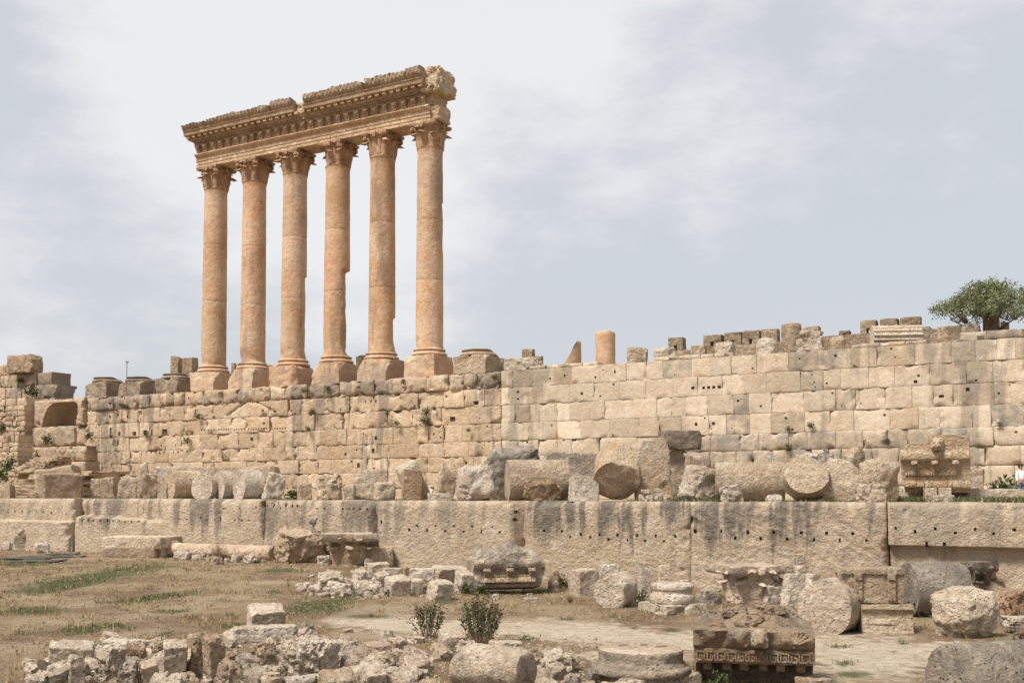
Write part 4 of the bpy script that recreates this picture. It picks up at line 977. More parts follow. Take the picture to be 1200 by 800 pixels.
def paving():
    t = empty('paving_patch', on_ground(52, 656), 'thin dark grey paving sheets lying on the grass near the left edge', 'paving sheets')
    for (cx, cy, hx, hy, rz) in ((30, 655, 1.5, .8, 8), (46, 658, 1.3, .9, -4), (62, 653, 1.9, .6, 5), (74, 650, 1.1, .5, 0)):
        p = on_ground(cx, cy); V, Fc = rough_box(hx, hy, .03, random.Random(cx), cx, 10, .3, .012, 2, .1)
        o = MB().add(V, Fc).build('sheet', M['grey'], t, (.55, .58, .60), .9, 40); o.location = Vector((p.x, p.y, p.z+.07))-t.location; o.rotation_euler = (0, 0, R(rz))
paving()
stone('worn', 112, 140, 628, 647, 'g', 'brown block left of the long bench slab', mat='brown', tint=(1.2, 1.15, 1.1), yaw=15, group='stones below the megaliths')
def bench():
    c, zb, H, k = gfit(127, 206, 627, 653, 2.2); t = empty('bench_slab', (c.x, c.y, zb), 'pale thick slab cracked across and carried on end blocks, beside the long thin shaft', 'slab', None, R(-14)); W = 78*k
    rng = random.Random(3)
    V, Fc = rough_box(W*.5, 1.3, .40, rng, 5, 30, .25, .05, 3, .1); MB().add(V+np.array([0, 0, H-.40]), Fc).build('slab', M['rubble'], t, (1.08, 1.02, .92), .12, 50)
    V, Fc = rough_box(.36, .7, (H-.5)/2+.1, rng, 6, 12, .15, .03, 2, .1); MB().add(V+np.array([W*.38, -.15, (H-.5)/2-.1]), Fc).build('end_block', M['rubble'], t, (1.05, 1, .92), .15, 50)
    V, Fc = rough_box(.5, .6, (H-.5)/2+.1, rng, 7, 12, .3, .05, 2, .2); MB().add(V+np.array([-W*.34, .25, (H-.5)/2-.1]), Fc).build('end_block', M['tan'], t, (.9, .9, .9), .3, 50)
    V, Fc = rough_box(W*.44, .5, (H-.55)/2, rng, 8, 16, .3, .07, 3, .2); MB().add(V+np.array([-.1, -.80, (H-.6)/2-.05]), Fc).build('packing_stone', M['tan'], t, (.8, .75, .7), .3, 50)
bench()
def shaft_long():
    a, b = [Vector((q_.x, q_.y, gzf(q_.x, q_.y))) for q_ in (SW(s_of(199, LEDGE+1.1), LEDGE+1.1), SW(s_of(326, LEDGE+1.0), LEDGE+1.0))]; ctr = (a+b)/2; L = (b-a).length; r = .52
    t = empty('fallen_shaft', (ctr.x, ctr.y, ctr.z+r-.06), 'long slender smooth column shaft with a ringed end lying below the megaliths', 'column shaft', None, math.atan2(b.y-a.y, b.x-a.x)-R(2))
    V, Fc = drum_mesh(L*.96, r*.88, random.Random(2), 4, 36, 40, 5, .015); MB().add(V, Fc).build('shaft', M['rubble'], t, (1.06, .93, .82), .08, 45)
    V, Fc = drum_mesh(.5, r*1.1, random.Random(3), 5, 36, 8, 5, .03, 1, .15); MB().add(V+np.array([-L*.48, 0, .05]), Fc).build('end_ring', M['rubble'], t, (1.0, .88, .76), .15, 45)
shaft_long()
for j, (a, b, y0, y1, kd) in enumerate(((203, 224, 644, 656, 'boulder'), (224, 241, 648, 656, 'rock'), (240, 252, 647, 657, 'rock'), (246, 264, 650, 662, 'rock'), (262, 271, 652, 659, 'rock'), (270, 283, 648, 659, 'boulder'), (286, 305, 649, 660, 'boulder'))):
    stone(kd, a, b, y0, y1, 'g', ['rounded whitish stone at the ringed end of the long shaft', 'low pale stone just right of the rounded whitish one', 'small brownish stone by the dry stalks', 'brown angular stone in front of the dry stalks', 'tiny stone between the two groups in front of the shaft', 'white rounded stone in front of the middle of the shaft', 'rightmost white stone in front of the long shaft'][j], name='small_stone', cat='small stone', group='small stones along the long shaft', mat='rubble' if j not in (2, 3) else 'tan', pat=.08, yaw=15*j, dr=.7)
stone('crag', 314, 387, 617, 660, 'g', 'large rough tan rock with a small spotlight on its top', name='boulder', cat='boulder', mat='tan', pat=.25, tint=(1.1, 1.06, 1), yaw=25, dr=.75, n=34)
def spot():
    p = at_depth(367, 618, on_ground(350, 660).y+1.5); t = empty('floodlight', (p.x, p.y, p.z-.12), 'small grey spotlight on a short stand on the large rough rock', 'floodlight')
    m, nt, b = new_mat('dull_grey_metal'); b.inputs['Base Color'].default_value = (.23, .23, .23, 1); b.inputs['Metallic'].default_value = .4; b.inputs['Roughness'].default_value = .6
    V, Fc = lathe([(.16, 0), (.16, .05), (.05, .08), (.045, .30)], 14); MB().add(V, Fc).build('stand', m, t)
    V, Fc = lathe([(.10, -.16), (.17, -.05), (.19, .16), (.20, .20), (.17, .20)], 16); V = V @ np.array(Matrix.Rotation(R(-62), 3, 'Y')).T; MB().add(V+np.array([.02, 0, .42]), Fc).build('lamp_head', m, t)
    MB().box((0.12, 0, .52), (.02, .17, .22), Matrix.Rotation(R(30), 3, 'Y')).build('visor', m, t)
spot()

def fallen_capital(x0, x1, y0, y1, label, yaw, tint, pat, hscale=1.0, upside=False, mat='tan', sd=3, tilt=(0, 0)):
    c, zb, H, k = gfit(x0, x1, y0, y1, (x1-x0)*.03); W = (x1-x0)*k; ab = W/2/(1.05 if yaw % 90 < 20 else 1.2)
    t = empty('fallen_capital', (c.x, c.y, zb-.05), label, 'capital', None, R(yaw)); r = ab*.68
    lv, am = capital_mesh(r, (H+.05)*hscale, ab, sd, .08, az=.76, vol=1.55, c1=.32)
    lv.build('leaf_basket', M[mat], t, tint, pat, 50); am.build('abacus', M['rubble'], t, (1, .96, .9), .4, 40)
    t.rotation_euler = (R(tilt[0]), R(tilt[1]), R(yaw)); return t
fallen_capital(374, 442, 624, 663, 'fallen leafy capital with a wide flat top, right of the large rough rock', 12, (1.0, .92, .82), .2, sd=5, mat='tan')
stone('worn', 370, 388, 649, 662, 'g', 'small square stone at the left foot of the fallen leafy capital', mat='rubble', yaw=15, group='stones below the megaliths')
def fluted_block(x0, x1, y0, y1, label, yaw, n, mat='rubble', tint=(1, 1, 1), pat=.2, dr=.6, base='g', cat='carved block', name='carved_block'):
    """A squared block with upright fillets cut into its front."""
    k0 = on_ground((x0+x1)/2, y1).y/F; ca, sa = abs(math.cos(R(yaw))), abs(math.sin(R(yaw))); W = (x1-x0)*k0/(ca+dr*sa)
    c, zb, H, k = place(x0, x1, y0, y1, base, W*dr*ca+W*sa); t = empty(name, (c.x, c.y, zb-.06), label, cat, None, R(yaw)); rng = random.Random(seed_of(label))
    V, Fc = rough_box(W/2, W*dr/2, H/2+.03, rng, seed_of(label), 22, .08, .03, 2, .12); MB().add(V+np.array([0, 0, H/2+.03]), Fc).build('body', M[mat], t, tint, pat, 50)
    for j in range(n):
        x = -W/2+W*(j+.5)/n; V, Fc = rough_box(W/n*.28, .05, H*.42, rng, j, 9, .3, .015, 0); MB().add(V+np.array([x, -W*dr/2-.01, H*.50]), Fc).build('fillet', M[mat], t, tint, pat, 50)
    V, Fc = rough_box(W*.51, W*dr*.52, H*.055, rng, 9, 14, .2, .02, 1, .1); MB().add(V+np.array([0, 0, H*.97]), Fc).build('top_moulding', M[mat], t, tint, pat, 50)
    return t
fluted_block(421, 461, 640, 664, 'carved block with upright fillets standing right of the fallen leafy capital', 8, 4, 'tan', (1.05, 1, .95), .2)

# ---- the pile of broken blocks in the middle of the court
PILE = [('rock', 352, 367, 680, 690, 'g', 'tiny outlying stone at the left end of the rubble pile', 'rubble', 20, .8), ('rock', 361, 381, 682, 698, 'g', 'small rounded white stone at the lower left of the rubble pile', 'rubble', 10, .8),
 ('crag', 366, 410, 667, 688, 'g', 'large pale irregular stone at the upper left of the rubble pile', 'rubble', 15, .7), ('rock', 378, 414, 679, 697, 'g', 'low wide white stone at the front left of the rubble pile', 'rubble', 8, .7),
 ('crag', 406, 434, 664, 687, 'g', 'steep pale stone leaning in the left middle of the rubble pile', 'rubble', 35, .8), ('crag', 412, 453, 678, 699, 'g', 'long slanting white rock at the front of the rubble pile', 'rubble', -25, .6),
 ('block', 430, 458, 657, 674, 'g', 'squared pale block at the back left of the rubble pile', 'rubble', 20, .7), ('block', 448, 483, 673, 699, 'g', 'stout squared block with a cracked front at the centre of the rubble pile', 'rubble', 24, .9),
 ('worn', 436, 460, 668, 688, 'g', 'pale block with pitted top left of the stout cracked block', 'rubble', 30, .8), ('block', 481, 497, 676, 696, 'g', 'small upright block between the stout block and the holed block', 'rubble', 15, .8),
 ('slab', 478, 511, 664, 677, ('R', 694), 'flat slab resting on the small upright block in the pile', 'rubble', 5, .6), ('worn', 496, 532, 676, 704, 'g', 'pitted pale block at the front right of the rubble pile', 'rubble', 30, .9),
 ('block', 500, 549, 660, 684, 'g', 'long pale block running back through the right of the pile', 'rubble', 35, .4), ('block', 530, 562, 667, 695, 'g', 'tall grey squared block beside the carved cornice block', 'rubble', 22, .9),
 ('block', 503, 525, 652, 668, 'g', 'small smooth cube at the back right of the rubble pile', 'rubble', 28, .8), ('worn', 485, 503, 645, 663, 'g', 'dark sided pale stone at the top of the rubble pile', 'rubble', 30, .8),
 ('slab', 443, 463, 653, 664, 'g', 'small flat block below the carved block with fillets', 'rubble', 15, .7), ('slab', 446, 473, 664, 676, ('R', 682), 'thin pale slab lying across the middle of the pile', 'rubble', 20, .6),
 ('worn', 470, 487, 660, 674, 'g', 'rounded grey stone in the hollow of the pile', 'tan', 20, .8), ('worn', 498, 522, 643, 656, 'g', 'rough tan block behind the pile against the megalith', 'tan', 15, .7),
 ('worn', 534, 552, 654, 672, 'g', 'pale stone wedged behind the tall grey block', 'rubble', 15, .8), ('slab', 458, 486, 650, 662, 'g', 'long narrow slab along the back of the pile', 'rubble', 12, .4),
 ('rock', 424, 436, 652, 664, 'g', 'little stone behind the squared block of the pile', 'rubble', 12, .8)]
for (kd, a, b, y0, y1, bs, l, mt, yw, dr) in PILE:
    stone(kd, a, b, y0, y1, bs, l, mat=mt, yaw=yw, dr=dr*1.2, pat=.06, tint=(1.05, 1.03, 1.0), group='rubble pile in the court', lean=10)

# ---- carved cornice blocks
def carve_row(mb, x0, x1, n, y, z, hx, hy, hz, seed, jit=.02, rnd=.4, nn=5):
    rng = random.Random(seed)
    for j in range(n):
        V, Fc = rough_box(hx, hy, hz, rng, seed+j, nn, rnd, .012, 1, .2); mb.add(V+np.array([x0+(x1-x0)*(j+.5)/n+rng.uniform(-jit, jit), -y, z]), Fc)
def cornice_mid():
    c, zb, H, k = gfit(547, 652, 638, 697, 1.9); W = 86*k; zb2 = zb+.22
    t = empty('cornice_block', (c.x-.25, c.y, zb2), 'large carved cornice block with egg and dart rows, raised on two small stones', 'cornice block', 'carved cornice blocks', R(14)); t.rotation_euler = (R(-9), 0, R(14)); h = H-.22
    P = refine([(-.75, .0), (.52, .0), (.60, .06), (.63, .16), (.60, .2), (.64, .24), (.68, .44), (.64, .47), (.66, .62), (.68, .80), (.80, .86), (.87, .95), (.90, 1.12), (.80, h*.78), (.45, h*.92), (-.1, h), (-.75, h*.95)], .09)
    V, Fc = extrude([(-y, z) for y, z in P], -W/2, W/2, 44, 3, .035, 1.6)
    top = sstep(h*.62, h, V[:, 2]); V[:, 2] += top*(.42*fbm(V, 2.1, 6, 8)-.25*np.maximum(fbm(V, 3.5, 4, 28), 0)-.12*(V[:, 0]/(W/2))**4*3); V[:, 1] += sstep(-.6, -.8, V[:, 1])*.30*fbm(V, 1.7, 5, 18)
    ee = sstep(W*.36, W*.5, np.abs(V[:, 0]))*sstep(.9, h, V[:, 2]); V[:, 2] -= .30*ee
    V[:, 0] -= np.sign(V[:, 0])*.22*sstep(.75, 0, V[:, 2])*sstep(W*.3, W*.5, np.abs(V[:, 0]))
    MB().add(V, Fc).build('body', M['rubble'], t, (.93, .89, .84), .66, 50)
    mb = MB(); carve_row(mb, -W*.36, W*.36, 14, .70, .34, .09, .09, .12, 5); mb.build('egg_and_dart', M['tan'], t, (1.25, 1.15, 1.0), .05, 50)
    mb = MB(); carve_row(mb, -W*.36, W*.36, 26, .67, .53, .04, .05, .055, 6); mb.build('dentil_row', M['tan'], t, (1.05, .93, .8), .1, 50)
    for x in (-.32, 0.0, .31):
        mb = MB(); V, Fc = rough_box(.17, .20, .09, random.Random(4), 8, 8, .3, .02, 1); mb.add(V+np.array([x*W, -.78, .78]), Fc); V, Fc = rough_box(.12, .12, .10, random.Random(4), 9, 8, .4, .02, 1); mb.add(V+np.array([x*W, -.72, .68]), Fc)
        mb.build('modillion', M['tan'], t, (1, .95, .88), .2, 50)
    return t
cornice_mid()
stone('rock', 575, 585, 694, 702, 'g', 'small rounded stone propping the left end of the carved cornice block', name='small_stone', cat='small stone', mat='rubble', yaw=10, group='stones under the carved cornice')
stone('slab', 613, 631, 699, 705, 'g', 'flat pale stone under the right end of the carved cornice block', name='small_stone', cat='small stone', mat='rubble', yaw=5, group='stones under the carved cornice')
stone('worn', 617, 625, 694, 700, ('R', 704), 'little stone stacked on the flat pale stone under the cornice', name='small_stone', cat='small stone', mat='tan', yaw=5, group='stones under the carved cornice', sink=.02)
stone('crag', 640, 656, 664, 694, 'g', 'ragged grey lump behind the right end of the carved cornice block', mat='tan', pat=.5, yaw=10, dr=1.2, group='stones below the megaliths')

def lion_cornice():
    w = 13.2; c, zb, H, k = tfit(1056, 1138, 511, w); W = 74*k; z0 = .42; h = H-z0
    t = empty('lion_cornice', (c.x, c.y, zb+z0), 'carved cornice block with a lion head spout, propped on two short posts on the terrace', 'cornice block', 'carved cornice blocks', R(-24))
    f = h/1.78; P = refine([(y_, z_*f) for y_, z_ in [(-1.1, 0), (.32, 0), (.36, .08), (.46, .12), (.50, .20), (.50, .34), (.44, .36), (.48, .50), (.54, .72), (.60, .80), (.66, .95), (.82, 1.00), (.90, 1.08), (.90, 1.24), (.84, 1.28), (.82, 1.34), (.88, 1.45), (.95, 1.78), (-1.1, 1.78)]], .1)
    V, Fc = extrude([(-y, z) for y, z in P], -W/2, W/2, 40, 5, .03, 1.6)
    m = sstep(-.10*W, -.16*W, V[:, 0])*sstep(1.35*f, 1.5*f, V[:, 2]); V[:, 2] -= .40*m; V[:, 1] += .25*m*(V[:, 1] < 0)
    V[:, 0] += .14*sstep(1.0, 0, V[:, 2])*sstep(-W*.3, -W*.5, V[:, 0])-.5*sstep(.9, 0, V[:, 2])*0
    MB().add(V, Fc).build('body', M['tan'], t, (1.06, .98, .86), .2, 50)
    mb = MB(); carve_row(mb, -W*.44, W*.24, 12, .51, .25*f, .09, .07, .085*f, 7); mb.build('egg_and_dart', M['tan'], t, (1.15, 1.02, .85), .05, 50)
    mb = MB(); carve_row(mb, -W*.44, W*.3, 20, .54, .58*f, .05, .05, .05*f, 9); mb.build('dentil_row', M['tan'], t, (1, .9, .78), .1, 50)
    for x in (-.30, .0, .30):
        V, Fc = rough_box(.15, .26, .10, random.Random(3), 4, 8, .3, .02, 0); MB().add(V+np.array([x*W, -.68, .93*f]), Fc).build('modillion', M['tan'], t, (1.05, .98, .88), .15, 50)
    # lion head: skull, muzzle, brow, ears, mane ring
    mb = MB(); hx = W*.04
    def blob(cx, cy, cz, hx_, hy_, hz_, s_): V, Fc = rough_box(hx_, hy_, hz_, random.Random(s_), s_, 9, .9, .012, 0); V = V*1.25; mb.add(V+np.array([hx+(cx-hx)*1.25, -.95+(cy+1.08)*1.25, 1.50*f+(cz-1.38)*1.25]), Fc)
    blob(hx, -1.08, 1.38, .24, .16, .25, 1); blob(hx, -1.20, 1.40, .17, .16, .18, 2); blob(hx, -1.33, 1.31, .11, .13, .09, 3); blob(hx, -1.30, 1.20, .09, .10, .045, 4)
    for sx in (-1, 1): blob(hx+sx*.17, -1.17, 1.56, .06, .05, .07, 5); blob(hx+sx*.08, -1.31, 1.45, .05, .05, .035, 6); blob(hx+sx*.10, -1.29, 1.30, .06, .08, .07, 7)
    mb.build('lion_head', M['tan'], t, (1.12, 1.06, .98), .15, 60)
    for j, x in enumerate((1084, 1101)):
        cc = on_w(x+6, 579, w+.75); V, Fc = rough_box(.29, .25, .36, random.Random(j), j, 10, .1, .02, 1, .1)
        o = MB().add(V+np.array([0, 0, .30]), Fc).build('support_post', M['rubble'], None, (1.05, 1, .9), .1, 50); o.location = (cc.x, cc.y, zb); o.rotation_euler = (0, 0, R(-14))
        tag(o, ['left short squared post under the lion cornice', 'right short squared post under the lion cornice'][j], 'stone post', 'posts under the lion cornice')
lion_cornice()
# ---- right of the court
stone('block', 665, 704, 664, 698, 'g', 'plain pale block right of the carved cornice block, its left side in front', mat='rubble', pat=.2, yaw=28, dr=.9, tint=(1, .96, .9), group='stones below the megaliths')
stone('worn', 699, 727, 660, 675, ('G', 690), 'thin pale slab showing behind the plain pale block', mat='rubble', pat=.15, yaw=8, dr=.5, group='stones below the megaliths')
drum(692, 752, 667, 712, 'g', 'pale drum standing on its side with a wide pitted end and two sockets', yaw=66, L=1.35, mat='rubble', tint=(1.0, .98, .93), pat=.35, chops=3, rough=.05)
stone('block', 747, 763, 664, 699, ('G', 703), 'narrow upright pale block behind the pitted drum end', mat='rubble', pat=.15, yaw=20, group='stones below the megaliths')
stone('worn', 747, 761, 657, 666, ('R', 702), 'small moulded capstone on the narrow upright block', mat='rubble', pat=.25, yaw=10, group='stones below the megaliths', sink=.02)
stone('block', 771, 786, 661, 684, ('G', 690), 'slim pale pillar stump standing against the tan megalith', mat='rubble', pat=.05, yaw=6, tint=(1.05, 1.0, .9), name='pillar_stump', cat='pillar stump')
def attic_base(x0, x1, y0, y1, label, plinth=True, tint=(1, .98, .94), pat=.2, sd=1, yaw=20, flat=0.0):
    dep = (x1-x0)*.9*on_ground((x0+x1)/2, y1).y/F; c, zb, H, k = gfit(x0, x1, y0, y1, dep, 0); W = (x1-x0)*k
    t = empty('round_pedestal', (c.x, c.y, zb-.05), label, 'column base', 'column bases in the court', R(yaw)); ph = H*.30; rng = random.Random(sd)
    s = W/(1.42 if plinth else 1.0)/2
    if plinth:
        V, Fc = rough_box(W*.40, W*.40, ph/2+.03, rng, sd, 22, .12, .035, 3, .14); MB().add(V+np.array([0, 0, ph/2+.03]), Fc).build('plinth', M['rubble'], t, tint, pat+.1, 50)
    r = W*.37; hh = H-ph
    P = [(r*.9, 0)]
    for j in range(11): a = -math.pi/2+j*math.pi/10; P.append((r*(.94+.075*math.cos(a)), hh*(.24+.22*math.sin(a))))
    P += [(r*.93, hh*.47), (r*.88, hh*.5), (r*.86, hh*.6), (r*.89, hh*.66)]
    for j in range(9): a = -math.pi/2+j*math.pi/8; P.append((r*(.88+.05*math.cos(a)), hh*(.80+.13*math.sin(a))))
    P += [(r*.86, hh*.94), (r*.84, hh*.99), (r*.6, hh), (r*.3, hh*1.0), (r*.1, hh*.995)]
    V, Fc = lathe(P, 64, sd, .014); MB().add(V+np.array([0, 0, ph+.03]), Fc).build('round_mouldings', M['rubble'], t, tint, pat, 60)
    return t
attic_base(751, 825, 679, 720, 'round column base with two ring mouldings on a square plinth, left of the capital', yaw=24, sd=12)
stone('worn', 796, 808, 678, 685, ('R', 712), 'little pale stone behind the rim of the ringed column base', name='small_stone', cat='small stone', mat='rubble', yaw=5, sink=.2)
stone('worn', 818, 848, 687, 711, 'g', 'dull grey block between the ringed column base and the fallen capital', mat='grey', pat=.4, tint=(1.2, 1.2, 1.15), yaw=20, group='stones below the megaliths')
fallen_capital(836, 920, 660, 708, 'fallen capital with large curling leaves under a broad slab, behind the key pattern block', 14, (1.12, 1.04, .94), .15, sd=9, mat='rubble')
stone('rock', 893, 913, 657, 664, ('R', 690), 'small white stone lying on the broad top of the fallen capital', name='small_stone', cat='small stone', mat='rubble', yaw=5, pat=.05, sink=.05)
stone('worn', 884, 920, 682, 708, 'g', 'broken leafy lump at the right foot of the fallen capital', mat='rubble', pat=.2, yaw=20, group='stones below the megaliths')
PW = (1.12, 1.12, 1.1)
stone('block', 914, 940, 688, 711, 'g', 'pale squared lower block of the small white post stack', mat='rubble', pat=.05, tint=PW, yaw=18, group='white posts beside the drum')
stone('block', 918, 937, 671, 691, ('R', 710), 'upper pale block standing on the lower block of the white post stack', mat='rubble', pat=.05, tint=PW, yaw=18, group='white posts beside the drum', sink=.01)
stone('block', 930, 948, 661, 708, ('G', 705), 'slender tall pale post behind the small white stack', mat='rubble', pat=.08, tint=PW, yaw=14, name='pillar_stump', cat='pillar stump', group='white posts beside the drum')
stone('block', 927, 944, 648, 662, ('R', 703), 'square tan block on top of the slender tall post', mat='rubble', pat=.1, yaw=10, group='white posts beside the drum', sink=.01)
stone('block', 942, 961, 671, 692, ('R', 712), 'bright white cube tilted beside the flat ended drum', mat='rubble', pat=0, tint=(1.3, 1.32, 1.32), yaw=32, group='white posts beside the drum', tilt=(0, 6))
stone('worn', 940, 958, 688, 714, 'g', 'lower pale block under the bright white cube', mat='rubble', pat=.1, tint=PW, yaw=24, group='white posts beside the drum')
drum(943, 1012, 675, 741, 'g', 'large drum lying with its smooth flat pale end towards the viewer', yaw=54, L=1.9, mat='rubble', tint=(.96, .92, .86), pat=.42, chops=0, rad=.94)
def pilaster_stack():
    c, zb, H, k = gfit(1004, 1068, 703, 743, 1.4); t = empty('moulded_block', (c.x, c.y, zb-.05), 'moulded lower block with a plain sunken panel, carrying the carved pilaster block', 'carved block', 'carved blocks beside the drum', R(-6)); W = 58*k
    P = refine([(-.6, 0), (.62, 0), (.60, .12), (.55, .14), (.50, .52), (.46, .54), (.44, H*.78), (.50, H*.8), (.56, H*.86), (.56, H), (-.6, H)], .1)
    V, Fc = extrude([(-y, z) for y, z in P], -W/2, W/2, 26, 4, .022, 1.8); MB().add(V, Fc).build('body', M['rubble'], t, (1.02, .95, .84), .22, 40)
    V, Fc = rough_box(W*.30, .03, .04, random.Random(1), 3, 8, .2, .01, 0); MB().add(V+np.array([-W*.12, -.52, .40]), Fc).build('panel_edge', M['rubble'], t, (1, .93, .82), .2, 40)
    top = zb+H-.04; cx, cy = c.x-.42, c.y+.25
    z1 = at_depth(1030, 665, cy).z; h2 = z1-top; W2 = 74*k
    t2 = empty('carved_pilaster_block', (cx, cy, top), 'weathered block with two carved upright bands standing on the moulded block', 'carved block', 'carved blocks beside the drum', R(-4))
    V, Fc = rough_box(W2/2, .55, h2/2, random.Random(5), 6, 26, .10, .05, 3, .14); MB().add(V+np.array([0, 0, h2/2]), Fc).build('body', M['tan'], t2, (.95, .92, .88), .45, 50)
    for x in (-.22, .30):
        mb = MB(); carve_row(mb, x*W2-.12, x*W2+.12, 2, .58, h2*.5, .07, .06, h2*.40, 4); carve_row(mb, x*W2-.1, x*W2+.1, 1, .62, h2*.78, .12, .07, .12, 8); mb.build('carved_band', M['tan'], t2, (.9, .85, .8), .4, 50)
    V, Fc = rough_box(W2*.5, .62, .09, random.Random(6), 6, 20, .3, .04, 2, .1); MB().add(V+np.array([0, 0, h2-.08]), Fc).build('top_moulding', M['tan'], t2, (.9, .88, .85), .5, 50)
pilaster_stack()
drum(1060, 1130, 667, 732, ('G', 722), 'dark grey pitted drum lying behind the pale boulder', yaw=4, mat='grey', tint=(.95, .93, .90), pat=.7, chops=0, rad=1.05)
def dark_capital():
    t = fallen_capital(1113, 1188, 655, 704, 'dark weathered capital with a squared hollow, behind the large pale boulder', 20, (.72, .66, .6), .6, sd=21, mat='grey')
    for ch in t.children: ch.color = (.72, .70, .66, .75)
dark_capital()
stone('boulder', 1089, 1180, 682, 751, 'g', 'very large pale pitted boulder at the right side of the court', name='boulder', cat='boulder', mat='rubble', pat=.3, tint=(1.04, 1.0, .93), yaw=20, dr=.8, n=40)
stone('crag', 1168, 1225, 688, 735, ('G', 738), 'brown earthy mound of rubble at the right picture edge', name='rubble_mound', cat='rubble mound', mat='brown', pat=.2, tint=(1, .85, .75), yaw=10, dr=.9)
stone('slab', 1176, 1225, 719, 735, ('R', 745), 'pale flat slab at the right picture edge above a dark rock', mat='rubble', pat=.1, yaw=6, dr=.6, sink=.02)
stone('crag', 1180, 1225, 733, 760, 'g', 'dark low rock under the pale flat slab at the right edge', mat='brown', pat=.5, tint=(.7, .65, .6), yaw=6, dr=.6, group='stones below the megaliths')
drum(1091, 1250, 775, 842, 'g', 'grey pitted drum in the lower right foreground corner', yaw=20, mat='grey', tint=(1.08, 1.05, 1.0), pat=.6, chops=0, rad=.80, rough=.014, wear=.08)
for j, (a, b, y0, y1) in enumerate(((1099, 1107, 749, 755), (1115, 1128, 748, 755), (1174, 1186, 753, 759), (985, 994, 745, 749))):
    stone('rock', a, b, y0, y1, 'g', ['tiny pale stone left below the large pale boulder', 'pale pebble in front of the large pale boulder', 'small stone on the path near the right edge', 'tiny stone in front of the flat ended drum'][j], name='small_stone', cat='small stone', mat='rubble', yaw=20*j, pat=.05)

